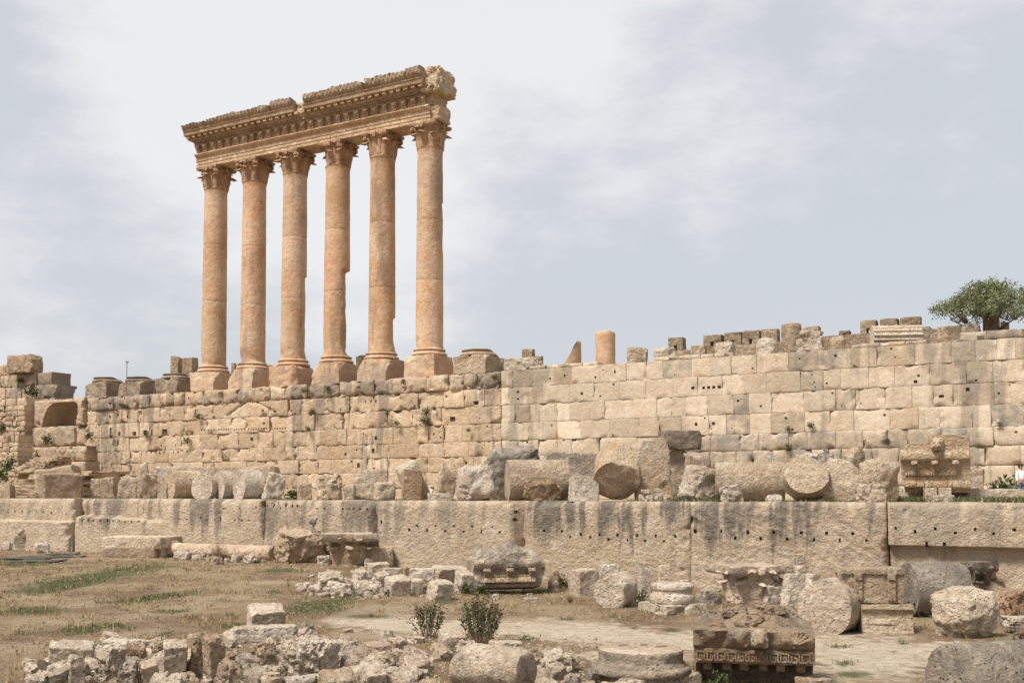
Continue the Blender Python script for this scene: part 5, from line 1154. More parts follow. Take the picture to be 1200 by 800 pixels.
def key_cornice():
    """The nearest carved block: rough mound on top, lion and leaf band, meander band, hollow underside."""
    p = on_ground(895, 806); k = p.y/F; W = 137*k
    t = empty('key_pattern_cornice', (p.x, p.y+1.0, p.z-.05), 'big foreground cornice block with a carved key pattern band and two square holes on top', 'cornice block', 'carved cornice blocks', R(-13))
    zz = lambda y, dy=0.0: at_depth(895, y, p.y+dy).z-(p.z-.05)
    zk0, zk1, zs1 = zz(777), zz(762), zz(736, .1); zt = zz(711, 1.0)
    P = refine([(-1.0, 0), (.12, 0), (.15, zk0-.30), (.30, zk0-.14), (.55, zk0-.05), (1.0, zk0-.02), (1.02, zk1), (.97, zk1+.03), (1.04, zk1+.10), (1.10, zk1+.3), (1.12, zs1-.04), (1.02, zs1), (.75, zs1+.05), (.35, zt-.12), (-.1, zt), (-.6, zt-.1), (-1.0, zs1)], .07)
    V, Fc = extrude([(-y, z) for y, z in P], -W/2, W/2, 64, 6, .028, 1.6)
    up = sstep(zs1-.02, zs1+.2, V[:, 2]); V[:, 2] += up*(.36*fbm(V, 2.2, 6, 4)+.10*fbm(V, 6, 3, 14)-.55*np.abs(V[:, 0]/(W/2))**2.2*(zt-zs1)/.6)
    V[:, 2] = np.maximum(V[:, 2], np.where(up > .2, zs1-.03, -9))
    fr = sstep(zk1+.02, zk1+.12, V[:, 2])*sstep(zs1+.03, zs1-.06, V[:, 2])*(V[:, 1] < -.8); V[:, 1] += fr*(.05*np.sin(V[:, 0]*11)*np.cos(V[:, 2]*13)+(.20*fbm(V, 2.5, 5, 9)))
    lo = sstep(zk0-.05, zk0-.2, V[:, 2])*(V[:, 1] < -.3); V[:, 1] += lo*.12*fbm(V, 1.5, 5, 19)
    mbb = MB().add(V, Fc); rg = random.Random(44)
    for j in range(26):
        x_, y_ = rg.triangular(-.36, .34)*W, rg.uniform(-.8, .35); m_ = (np.abs(V[:, 0]-x_) < .12) & (np.abs(V[:, 1]-y_) < .14) & (V[:, 2] > zs1-.1)
        if not m_.any(): continue
        s_ = rg.uniform(.08, .21); Vl, Fl = rough_box(s_*rg.uniform(.8, 1.5), s_, s_*.5, rg, 600+j, 12, .35, .06, 6, .34, .12); mbb.add(Vl+np.array([x_, y_, V[m_][:, 2].mean()]), Fl)
    mbb.build('body', M['tan'], t, (.84, .78, .71), .62, 50)
    mb = MB(); n = 11; hk = zk1-zk0; u = W*.96/n; th = hk*.055; y = -1.035
    def bar(x, z, hx, hz): mb.box((x, y, z), (hx, .022, hz))
    zc = (zk0+zk1)/2
    for j in range(n):
        x = -W*.48+u*(j+.5)
        bar(x-u*.10, zk1-hk*.16, u*.37, th); bar(x-u*.42, zc-hk*.03, th, hk*.28); bar(x-u*.16, zk0+hk*.2, u*.22, th); bar(x+u*.08, zc-hk*.10, th, hk*.16); bar(x-u*.07, zc+hk*.06, u*.10, th)
        bar(x+u*.29, zc-hk*.0, th, hk*.32); bar(x+u*.40, zk0+hk*.2, u*.1, th)
    mb.build('key_pattern_band', M['tan'], t, (.80, .735, .66), .5, 0)
    mb = MB()
    def blob(c_, h_, s_): V, Fc = rough_box(*h_, random.Random(s_), s_, 10, .85, .03, 1, .2); mb.add(V+np.array(c_), Fc)
    zc = zk1+.1+(zs1-zk1)*.42
    blob((.05*W, -1.16, zc), (.20, .14, .22), 1); blob((.055*W, -1.28, zc-.03), (.12, .12, .14), 2); blob((.01*W, -1.2, zc+.15), (.07, .07, .07), 3)
    mb.build('lion_head', M['tan'], t, (1.1, 1.05, .98), .3, 60)
    for s_, x in ((5, .36),):
        mb = MB()
        for j in range(7):
            a = R(-66+22*j); V, Fc = rough_box(.035, .05, .16, random.Random(j), j, 7, .5, .01, 0); V = V @ np.array(Matrix.Rotation(a, 3, 'Y')).T; mb.add(V+np.array([x*W+.15*math.sin(a), -1.12, zc-.12+.15*math.cos(a)]), Fc)
        mb.build('carved_palmette', M['tan'], t, (1.02, .96, .88), .3, 60)
    mb = MB(); carve_row(mb, -W*.46, W*.46, 6, .52, zk0-.14, .11, .20, .09, 12); mb.build('modillion', M['tan'], t, (.9, .85, .78), .3, 50)
    m, nt, b = new_mat('socket_shade'); b.inputs['Base Color'].default_value = (.07, .053, .038, 1)
    mb = MB()
    for x, yy in ((-.27, -.62), (.21, -.62)):     # square sockets: solid dark boxes, the shade of a hole as their colour
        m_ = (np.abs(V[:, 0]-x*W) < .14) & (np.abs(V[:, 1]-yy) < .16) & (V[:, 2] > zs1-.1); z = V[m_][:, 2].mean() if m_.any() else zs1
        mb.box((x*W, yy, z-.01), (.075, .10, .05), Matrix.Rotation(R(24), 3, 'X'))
    mb.build('socket_shade_box', m, t, smooth=0)
key_cornice()

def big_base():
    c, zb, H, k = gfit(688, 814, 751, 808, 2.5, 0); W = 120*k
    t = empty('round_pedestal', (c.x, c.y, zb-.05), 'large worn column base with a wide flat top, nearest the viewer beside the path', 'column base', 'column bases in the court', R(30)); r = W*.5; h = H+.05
    V, Fc = rough_box(r*.86, r*.86, h*.19, random.Random(1), 4, 26, .1, .03, 3, .12); MB().add(V+np.array([0, 0, h*.16]), Fc).build('plinth', M['rubble'], t, (.97, .92, .85), .3, 50)
    P = [(r*.96, h*.30)]
    for j in range(9): a = -math.pi/2+j*math.pi/8; P.append((r*(.96+.045*math.cos(a)), h*(.42+.10*math.sin(a))))
    P += [(r*.93, h*.54), (r*.905, h*.57), (r*.90, h*.62), (r*.86, h*.66), (r*.85, h*.72), (r*.86, h*.90), (r*.86, h*.97), (r*.845, h*.99), (r*.82, h), (r*.55, h*1.005), (r*.25, h*1.005), (r*.06, h*1.005)]
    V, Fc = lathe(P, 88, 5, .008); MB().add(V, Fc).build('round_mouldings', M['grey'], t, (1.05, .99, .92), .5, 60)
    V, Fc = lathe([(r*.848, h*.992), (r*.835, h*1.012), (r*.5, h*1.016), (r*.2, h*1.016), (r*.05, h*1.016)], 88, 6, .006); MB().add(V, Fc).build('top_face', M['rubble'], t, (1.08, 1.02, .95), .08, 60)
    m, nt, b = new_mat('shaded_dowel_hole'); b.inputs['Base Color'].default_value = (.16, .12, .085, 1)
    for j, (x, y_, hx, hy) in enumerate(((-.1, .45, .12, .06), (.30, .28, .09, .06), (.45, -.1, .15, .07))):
        V, Fc = lathe([(.01, 0), (.1, .002), (.13, -.012)], 16, cap=False); V *= np.array([hx/.1, hy/.1, 1]); MB().add(V+np.array([x*r, y_*r, h+.034]), Fc).build('dowel_hole_shade', m, t)  # dark discs laid on the top; the holes' shade is only their colour
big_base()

# ---- foreground rubble wall, left and centre
FR = 'tumbled stones in the foreground'
FG = [('block', 52, 114, 747, 783, 'g', 'large squared pale block with a small slot, leftmost in the foreground', 'rubble', 18, .7, .15), ('slab', 55, 77, 777, 796, 'g', 'pale wedge slab at the foot of the leftmost squared block', 'rubble', 15, .7, .1),
 ('worn', 75, 103, 763, 804, 'g', 'upright pale fragment in front of the leftmost squared block', 'rubble', 30, .8, .3), ('boulder', 100, 113, 763, 780, 'g', 'small round topped stone right of the upright pale fragment', 'rubble', 0, .8, .2),
 ('crag', 100, 157, 752, 800, 'g', 'sloping pitted rock in the left foreground', 'rubble', -25, .7, .3), ('crag', 136, 166, 766, 808, 'g', 'porous grey block standing in the left foreground', 'grey', 15, .8, .4),
 ('worn', 112, 178, 743, 768, 'g', 'long low rock along the back of the foreground rubble, behind the sloping rock', 'rubble', -18, .45, .25), ('crag', 148, 178, 746, 778, 'g', 'dark rough rock in the gap behind the porous block', 'brown', 15, .8, .4),
 ('worn', 162, 190, 765, 806, 'g', 'tan block right of the porous grey block', 'tan', 25, .8, .3), ('block', 187, 222, 745, 797, 'g', 'squared block with a bright flat top in the left foreground', 'rubble', 18, .8, .3),
 ('crag', 174, 200, 742, 768, 'g', 'rough stone behind the bright topped squared block', 'tan', 15, .7, .35), ('crag', 217, 246, 735, 795, 'g', 'craggy tall rock with a dark hollow in its side', 'tan', 15, .8, .4),
 ('worn', 236, 270, 735, 800, 'g', 'big leaning slab with a smooth left face beside the hollow rock', 'tan', 35, 1.0, .3), ('rock', 174, 216, 785, 812, 'g', 'rounded pale stone at the bottom edge below the bright topped block', 'rubble', 10, .7, .15),
 ('worn', 254, 276, 759, 790, 'g', 'brown broken stone right of the big leaning slab', 'brown', 35, .8, .25), ('crag', 247, 292, 765, 815, 'g', 'porous pointed rock at the bottom edge of the picture', 'tan', 30, .8, .25),
 ('block', 286, 337, 705, 740, 'g', 'isolated pale block with a flat top standing on the dry grass', 'rubble', 22, .7, .22), ('slab', 269, 352, 727, 752, ('R', 775), 'long thick slab lying across the top of the rubble', 'rubble', 18, .35, .25),
 ('crag', 298, 332, 744, 780, 'g', 'shaded rock under the long thick slab', 'brown', 20, .8, .4), ('crag', 313, 402, 738, 800, 'g', 'largest jagged rock in the centre of the left rubble', 'rubble', -20, .7, .42),
 ('worn', 278, 306, 762, 785, 'g', 'small grey block in front of the long thick slab', 'grey', 20, .8, .3), ('boulder', 289, 313, 777, 800, 'g', 'small rounded carved stone left of the little column base', 'rubble', 10, .8, .2),
 ('worn', 368, 422, 780, 815, 'g', 'tan square block at the bottom edge right of the short shaft', 'tan', 15, .8, .2), ('worn', 394, 422, 764, 790, 'g', 'brown grey block behind the tan square block', 'tan', 25, .8, .45),
 ('slab', 427, 461, 752, 772, 'g', 'flat topped tan slab left of the twin bushes', 'tan', 8, .7, .15), ('slab', 424, 450, 750, 765, 'g', 'second slab just behind the flat topped tan slab', 'tan', 14, .7, .15),
 ('worn', 453, 480, 743, 763, 'g', 'reddish angular stone behind the flat topped slab', 'tan', 35, .8, .1), ('rock', 418, 437, 764, 782, 'g', 'little pointed stone left of the flat tan slab', 'rubble', 25, .8, .15),
 ('worn', 423, 449, 770, 797, 'g', 'pale blocky stone behind the bottom centre block', 'rubble', 20, .8, .15), ('block', 427, 456, 777, 810, 'g', 'pale squared stone standing at the bottom edge in the centre', 'rubble', 12, .8, .2),
 ('worn', 469, 506, 763, 786, 'g', 'rounded squared stone below the left bush', 'rubble', 10, .7, .3), ('rock', 453, 499, 781, 808, 'g', 'dark sided rock at the bottom edge below the rounded squared stone', 'rubble', 25, .8, .3),
 ('block', 490, 503, 781, 793, 'g', 'tiny pale cube right of the dark sided rock', 'rubble', 15, .8, .05), ('rock', 503, 534, 754, 775, 'g', 'tan faceted stone between the two bushes', 'tan', 20, .8, .15),
 ('block', 510, 549, 735, 764, 'g', 'grey squared block between the two bushes', 'rubble', 15, .9, .4), ('rock', 529, 560, 744, 768, 'g', 'white pitted boulder at the foot of the right bush', 'rubble', 25, .8, .08),
 ('rock', 489, 516, 790, 812, 'g', 'tan pointed stone at the bottom edge left of the broken drum', 'tan', 15, .8, .1), ('slab', 571, 617, 748, 768, 'g', 'pale slab behind the big broken foreground drum', 'rubble', 20, .7, .15),
 ('crag', 626, 680, 756, 790, 'g', 'lumpy white rock right of the big broken drum', 'rubble', 10, .7, .2), ('worn', 637, 664, 771, 797, 'g', 'pale flat topped stone in front of the lumpy white rock', 'rubble', 20, .8, .2),
 ('boulder', 658, 684, 783, 806, 'g', 'rounded grey stone at the bottom edge left of the big column base', 'grey', 15, .8, .3), ('rock', 622, 657, 791, 815, 'g', 'pale stone cut by the bottom edge right of the broken drum', 'rubble', 15, .8, .15),
 ('rock', 674, 702, 792, 815, 'g', 'small tan stone cut by the bottom edge beside the column base', 'tan', 15, .8, .1), ('block', 679, 699, 780, 803, 'g', 'grey corner block touching the left side of the big column base', 'grey', 40, .9, .2),
 ('slab', 699, 764, 796, 818, 'g', 'broad pale slab cut by the bottom edge in front of the column base', 'rubble', 15, .7, .1), ('slab', 930, 975, 790, 812, 'g', 'small tan slab cut by the bottom edge right of the key pattern block', 'tan', 25, .8, .15)]
for (kd, a, b, y0, y1, bs, l, mt, yw, dr, pt) in FG:
    stone(kd, a, b, y0, y1, bs, l, mat=mt, yaw=yw, dr=dr*1.25, pat=pt*.45, group=FR, tint=(1.04, 1.02, .99), lean=14)
drum(525, 632, 757, 808, 'g', 'big broken drum in the bottom centre, its smooth cut end turned right', yaw=-28, mat='rubble', tint=(.98, .94, .88), pat=.42, chops=3, cutmax=.22, rough=.05, rad=.53, L=1.85)
drum(334, 372, 779, 810, 'g', 'short slender pale shaft lying beside the little column base', yaw=42, L=.95, mat='rubble', pat=.1, chops=0, rad=.19, rough=.012, group=None, name='fallen_shaft')['category'] = 'column shaft'
def little_base():
    c, zb, H, k = gfit(304, 332, 786, 812, .6); r = 13*k; t = empty('small_column_base', (c.x, c.y, zb-.05), 'little round pale column base at the bottom edge of the picture', 'column base')
    h = H+.05; V, Fc = lathe([(r*1.15, 0), (r*1.2, h*.2), (r*1.15, h*.42), (r*.95, h*.48), (r*.9, h*.6), (r*1.0, h*.7), (r*.98, h*.8), (r*.78, h*.86), (r*.75, h), (r*.3, h)], 30, 2, .015)
    MB().add(V, Fc).build('round_mouldings', M['rubble'], t, (1.1, 1.05, .96), .05, 50)
    V, Fc = rough_box(r*1.3, r*1.3, h*.12, random.Random(1), 1, 12, .1, .02, 1, .1); MB().add(V+np.array([0, 0, h*.05]), Fc).build('plinth', M['rubble'], t, (1.1, 1.05, .96), .05, 50)
little_base()

# ---- on top of the wall
CW = 'broken stones along the top of the ashlar wall'
def top(kind, x0, x1, y0, w, label, **kw): kw.setdefault('group', CW); return stone(kind, x0, x1, y0, 0, ('c', w), label, sink=0.0, **kw)
top('crag', 588, 640, 418, -2.6, 'low ragged rubble lump on the wall top right of the pale pedestal', mat='rubble', pat=.15, yaw=-28, dr=.5)
top('block', 611, 628, 409, -9, 'small dark squared block showing above the ragged rubble lump', mat='tan', pat=.5, tint=(.78, .74, .70), yaw=-25)
top('block', 625, 637, 417, -8.5, 'lower dark squared block beside the small dark one', mat='tan', pat=.5, tint=(.78, .74, .70), yaw=-25)
def stub(x0, x1, y0, w, lab, broken, seed):
    c, zb, H, k = cfit(x0, x1, y0, w); r = (x1-x0)*k/2; rng = random.Random(seed); t = empty('column_stub', (c.x, c.y, zb), lab, 'column stub', 'column stubs behind the wall')
    V, Fc = lathe([(r*1.05, 0)]+[(r*(1.02-.02*j/14), H*j/14) for j in range(1, 14)]+[(r*.97, H*.985), (r*.9, H), (r*.4, H)], 30, seed, .05)
    if broken: V[:, 0] += .0; V = chop(V, (-.80, .1, .45), .45*H*.78, rng, .10, 3)
    MB().add(V, Fc).build('shaft', M['shaft'], t, (1, .98, .95), .2, 50)
stub(698, 721, 389, -7, 'whole orange column stub standing on the court behind the wall', False, 4)
stub(659, 681, 400, -7, 'slanting orange remnant of a column left of the whole stub', True, 5)
top('worn', 733, 761, 407, -4, 'round topped tan stone right of the whole column stub', mat='tan', pat=.25, yaw=-10)
top('rock', 764, 796, 407, -4, 'pale sloping stone left of the first dark battlement', mat='rubble', pat=.15, yaw=-10)
def battlement(x0, x1, w, ybase, mer, lab, tint=(.80, .76, .72)):
    """A run of low wall with squared merlons, each with an arrow slit cut up from its foot."""
    c, zb, H, k = cfit(x0, x1, ybase, w); t = empty('battlement_wall', (c.x, c.y, zb), lab, 'battlement', 'battlements behind the wall'); W = (x1-x0)*k/.9; rng = random.Random(int(x0))
    t.rotation_euler = (0, 0, math.atan2(U.y, U.x)+math.pi)
    V, Fc = rough_box(W/2, .45, H/2, rng, int(x0), 26, .06, .04, 2, .06); MB().add(V+np.array([0, 0, H/2]), Fc).build('wall', M['tan'], t, tint, .5, 50)
    inv = t.rotation_euler.to_matrix().inverted()
    for (a, b, y) in mer:
        p = on_w((a+b)/2, y, w); fq = rng.uniform(.85, 1.1); h = p.z-zb-H; q = inv @ Vector((p.x-c.x, p.y-c.y, 0)); hw = (b-a)*k/.9/2*.97; mb = MB()
        V, Fc = rough_box(hw, .42, h*.32, rng, a, 10, .12, .03, 2, .1); mb.add(V+np.array([q.x, q.y, H+h*.68]), Fc)
        for sx in (-1, 1): V, Fc = rough_box(hw*.40, .42, h*.22, rng, a+3, 8, .12, .02, 1, .1); mb.add(V+np.array([q.x+sx*hw*.6, q.y, H+h*.18]), Fc)
        mb.build('merlon', M['tan'], t, tuple(v*fq for v in tint), rng.uniform(.4, .7), 50)
battlement(784, 812, -9, 411, [(785, 802, 396)], 'lone dark battlement with one merlon left of the pale rocks')
battlement(826, 915, -9, 404, [(826, 847, 393), (851, 870, 390), (872, 891, 388), (894, 912, 386)], 'run of four dark merlons with arrow slits over pale rocks')
battlement(940, 1012, -9, 394, [(943, 960, 383), (985, 996, 388)], 'low dark battlement between the thick grey post and the fluted drum')
battlement(1008, 1094, -9, 389, [(1010, 1027, 376), (1033, 1052, 374), (1057, 1078, 372), (1078, 1090, 384)], 'dark battlement whose merlons rise behind the fluted drum')
top('worn', 808, 830, 404, -6.5, 'small pale block left of the four merlons', mat='tan', pat=.3, yaw=-20)
top('rock', 835, 864, 400, -4.2, 'pale rock in front of the four merlons', mat='rubble', pat=.12, yaw=-20)
top('boulder', 883, 914, 395, -4.2, 'rounded tan rock at the right end of the four merlons', mat='rubble', pat=.2, yaw=-20)
c, zb, H, k = cfit(917, 938, 380, -6)
V, Fc = lathe([(10.5*k*1.1, 0)]+[(10.5*k*1.1, H*j/10) for j in range(1, 10)]+[(10.5*k*1.06, H*.98), (10.5*k, H), (2*k, H)], 26, 9, .05)
o = MB().add(V, Fc).build('column_stub', M['tan'], None, (.82, .76, .70), .45, 50); o.location = (c.x, c.y, zb); tag(o, 'thick dark grey post standing left of the ragged pale rock', 'column stub', 'column stubs behind the wall')
top('crag', 930, 968, 385, -4, 'ragged pale pitted rock right of the thick grey post', mat='rubble', pat=.1, yaw=-15, n=22)
top('boulder', 970, 992, 394, -4, 'small tan rounded rock between the ragged rock and the fluted drum', mat='tan', pat=.2, yaw=-15)
drum(1021, 1080, 375, 0, ('c', -3.4), 'pale fluted column drum lying on top of the ashlar wall', yaw=-8, mat='rubble', tint=(1.1, 1.08, 1.02), pat=.12, chops=0, flutes=16, rad=.80, sink=-.35, rough=.012, wear=.2, roll=8)
top('block', 1078, 1091, 383, -5, 'short dark block at the right end of the fluted drum', mat='grey', pat=.6, tint=(.85, .82, .8), yaw=-20)
top('block', 1098, 1132, 382, -4.5, 'long low tan block left of the tree', mat='tan', pat=.3, yaw=-28, dr=.5)
top('rock', 1124, 1150, 379, -3.6, 'grey rock at the foot of the tree', mat='grey', pat=.5, tint=(1.1, 1.05, 1), yaw=-10)
top('block', 1151, 1173, 364, -6.5, 'dark standing block close behind the tree trunk', mat='brown', pat=.6, tint=(.75, .75, .75), yaw=-20)
top('block', 1172, 1184, 377, -6.5, 'small dark block right of the tree trunk', mat='brown', pat=.5, tint=(.85, .85, .85), yaw=-20)
# behind the columns
for (a, b, y, l) in ((200, 215, 417, 'left brown block of the ruined stack behind the first column'), (214, 233, 419, 'right brown block of the ruined stack behind the first column'), (271, 278, 425, 'dark stone showing between the first and second column bases'), (308, 322, 428, 'dark stone showing between the second and third column bases'), (417, 429, 416, 'dark stone showing left of the fifth column base')):
    top('block', a, b, y, -12 if a < 240 else -9, l, mat='brown', pat=.4, yaw=-26, dr=.7, group='stones behind the columns')
p = on_w(148.5, 440, -14); m_p, nt, b_ = new_mat('grey_pole_metal'); b_.inputs['Base Color'].default_value = (.25, .25, .26, 1); b_.inputs['Roughness'].default_value = .5
V, Fc = tube([(0, 0, 0), (0, 0, z_of(148, 424, -14)-9.3)], [.07, .05], 8); mb = MB().add(V, Fc); mb.box((0, 0, z_of(148, 424, -14)-9.25), (.14, .14, .08))
o = mb.build('lamp_pole', m_p, None, smooth=40); o.location = (p.x, p.y, 9.25); tag(o, 'thin grey pole standing behind the leftmost pedestals', 'pole')
# ------------------------------------------------------------------ far left: ruined wall, niche, steps
def keep(t):
    for c in t.children: c.matrix_parent_inverse = Matrix.Translation(t.location).inverted()
def far_left():
    rng = random.Random(21)
    def col(r, s): return (rng.gauss(.5, .15), rng.random()*.8, .3+.4*rng.random())
    w = -7
    t = empty('ruined_wall', SW(s_of(28, w), w, 0), 'tall ruined wall stump of big weathered blocks at the left picture edge', 'wall')
    mb = MB()
    for (ya, yb, xr) in ((468, 452, 60), (452, 438, 56)):
        masonry(mb, s_of(xr, w), s_of(-60, w), [z_of(30, ya, w), z_of(30, yb, w)], w, rng, 1.2, 2.4, (), col, .15, res=.2, rough=.06, edge=.10, er=.14, chips=1.2, depth=2.5)
    masonry(mb, s_of(62, w), s_of(-60, w), [3.0, 5.5, z_of(30, 468, w)], w-.05, rng, 1.2, 2.4, (), col, .15, res=.3, rough=.06, edge=.10, er=.14, chips=1.2, depth=2.5)
    mb.build('block_courses', M['podium'], t, colattr=True)
    mb = MB(); masonry(mb, s_of(3, w), s_of(-60, w), [z_of(30, 438, w)+.02, z_of(30, 424, w)], w-.4, rng, 1.2, 2.4, (), col, .1, res=.2, rough=.06, edge=.12, er=.14, chips=1.4, depth=2)
    mb.build('upper_course', M['podium'], t, colattr=True); keep(t)
    stone('worn', 4, 47, 416, 439, ('t', w+.1), 'huge weathered block lying on top of the tall ruined wall stump', mat='brown', tint=(1.15, 1.12, 1.08), pat=.4, yaw=-18, dr=.55, sink=.02, n=30)
    w = 1.5
    t = empty('small_stone_wall', SW(s_of(6, w), w, terr_z(w)), 'wall of small brown squared stones at the far left, above the steps', 'wall')
    mb = MB(); zs = [terr_z(w)-.3+.52*i for i in range(30)]; zt = z_of(10, 467, w); zs = [z for z in zs if z < zt-.3]+[zt]
    def col2(r, s): return (rng.gauss(.40, .15), rng.random()*.6, .3+.3*rng.random())
    masonry(mb, s_of(26, w), s_of(-70, w), zs, w, rng, .45, 1.1, (), col2, .06, res=.2, rough=.03, edge=.06, chips=.6, depth=2.2)
    mb.build('small_stones', M['podium'], t, colattr=True); keep(t)
    w = 6.5
    t = empty('low_stone_wall', SW(s_of(4, w), w, terr_z(w)), 'low wall of small stones left of the steps, in front of the brown wall', 'wall')
    mb = MB(); zs = [terr_z(w)-.3+.45*i for i in range(30)]; zt = z_of(10, 510, w); zs = [z for z in zs if z < zt-.3]+[zt]
    masonry(mb, s_of(19, w), s_of(-70, w), zs, w, rng, .4, .9, (), col2, .06, res=.2, rough=.03, edge=.06, chips=.6, depth=1.6)
    mb.build('small_stones', M['podium'], t, colattr=True); keep(t)
    # niche built of huge blocks
    w = .5
    t = empty('ruined_niche', SW(s_of(62, w), w, terr_z(w)), 'ruined niche of huge blocks with an arched hollow, left of the podium wall', 'niche')
    def bl(name, x0, x1, y0, y1, w, b, res=.14, dfun=None, hs=()):
        mb = MB(); block(mb, s_of(x1, w), s_of(x0, w), z_of((x0+x1)/2, y1, w), z_of((x0+x1)/2, y0, w), w, res=res, rough=.09, edge=.12, er=.16, depth=4.2, col=(.42, rng.random()*.5, b+.15), chips=1.8, dfun=dfun, holes=hs)
        mb.build(name, M['podium'], t, colattr=True)
    cs, cz = s_of(68, w), z_of(68, 500, w)
    rs, rz = abs(s_of(49, w)-cs), z_of(68, 471, w)-cz
    def nich(S, Z):
        q = ((S-cs)/rs)**2+((Z-cz)/rz)**2; q = ((np.abs(S-cs+.3*(Z-cz)-.25)/rs)**5+(np.maximum(Z-cz, 0)/rz)**3.2); return -3.2*np.maximum(0, 1-q)**.4
    bl('niche_block', 24, 95, 468, 499.5, w, .35, .10, nich)
    bl('base_block', 24, 84, 500, 522.5, w+.1, .45)
    bl('base_block', 41, 100, 523, 540, w+.6, .3, hs=[px_hole(60+k*5, 529, w+.6, .14, None, .3) for k in range(8)])
    bl('base_block', 29, 40.5, 524, 540, w+.7, .35)
    bl('base_block', 33, 98, 541, 556, w+1.2, .3)
    bl('base_block', 40, 98, 556, 585, w+1.6, .3)
    bl('side_block', 84, 101, 500, 523, w-.3, .3)
    keep(t)
    t = empty('stone_staircase', SW(s_of(25, 12), 12, terr_z(12)), 'worn stone steps climbing in two flights at the far left', 'staircase'); rot = Matrix.Rotation(math.atan2(U.y, U.x), 3, 'Z')
    def flight(xa, xb, wa, za, ya, n, run, wend):
        mb = MB(); w = wa; z = za; s0, s1 = s_of(xb, wa), s_of(xa, wa)
        rise = (z_of((xa+xb)/2, ya, wa-n*run)-za)/n
        for i in range(n):
            d = (w-wend)/2; V, Fc = rough_box((s1-s0)/2+rng.uniform(-.1, .1), d, rise/2*.98, rng, i+n*9, 18, .12, .025, 1, .05)
            V = V @ np.array(rot).T; mb.add(V+np.array(tuple(SW((s0+s1)/2, w-d, z+rise/2))), Fc); w -= run; z += rise
        mb.build('flight', M['tan'], t, (1.0, .95, .9), .3, 40); return z
    z2 = flight(-20, 50, 13.5, terr_z(13), 553, 10, .55, 4.6)
    flight(10, 37, 7.6, z2-.05, 536, 7, .42, 3.4)
    keep(t)
far_left()

# ------------------------------------------------------------------ plants
def leaf_mat(name, lo, hi, dry=(.20, .12, .05)):
    m, nt, b = new_mat(name); q = NT(nt)
    at = q.n('ShaderNodeAttribute', attribute_name='blk'); sp = q.n('ShaderNodeSeparateColor'); q.l(at.outputs['Color'], sp.inputs[0])
    col = q.mix(sp.outputs[0], lo, hi); col = q.mix(sp.outputs[1], col, dry); q.l(col, b.inputs['Base Color']); b.inputs['Roughness'].default_value = .6
    b.inputs['Specular IOR Level'].default_value = .3
    return m
M['tree_leaf'] = leaf_mat('grey_green_leaves', (.085, .105, .042), (.23, .25, .12))
M['bush_leaf'] = leaf_mat('dark_bush_leaves', (.030, .042, .016), (.085, .10, .035), (.14, .075, .04))
M['weed_leaf'] = leaf_mat('weed_leaves', (.03, .045, .013), (.085, .10, .03))
M['grass'] = leaf_mat('grass_blades', (.048, .066, .02), (.115, .125, .042), (.36, .27, .15))
M['bark'], nt, b_ = new_mat('grey_brown_bark'); b_.inputs['Base Color'].default_value = (.10, .075, .05, 1)
M['dry_stem'], nt, b_ = new_mat('dry_stalks'); b_.inputs['Base Color'].default_value = (.22, .15, .09, 1)

def leaves(cs, rngn, ln, wd, colf, dirs=None, spread=1.0):
    """Leaf-sized quads (two triangles folded on the midrib) at the points cs."""
    n = len(cs); d = rngn.normal(size=(n, 3))*spread
    if dirs is not None: d = d+dirs
    d /= np.linalg.norm(d, axis=1, keepdims=True); a = rngn.normal(size=(n, 3)); s = np.cross(d, a); s /= np.linalg.norm(s, axis=1, keepdims=True)
    L = (ln*rngn.uniform(.6, 1.3, n))[:, None]; Wd = (wd*rngn.uniform(.7, 1.3, n))[:, None]
    V = np.stack([cs, cs+d*L*.45+s*Wd*.5, cs+d*L, cs+d*L*.45-s*Wd*.5], 1).reshape(-1, 3)
    Fc = [(4*i, 4*i+1, 4*i+2, 4*i+3) for i in range(n)]
    c = np.repeat(colf(n), 4, axis=0)
    return V, Fc, c
def add_leaves(mb, V, Fc, c):
    o = mb.n; mb.V.append(V); mb.F.extend([tuple(i+o for i in f) for f in Fc]); mb.n += len(V); mb.C.append(c)

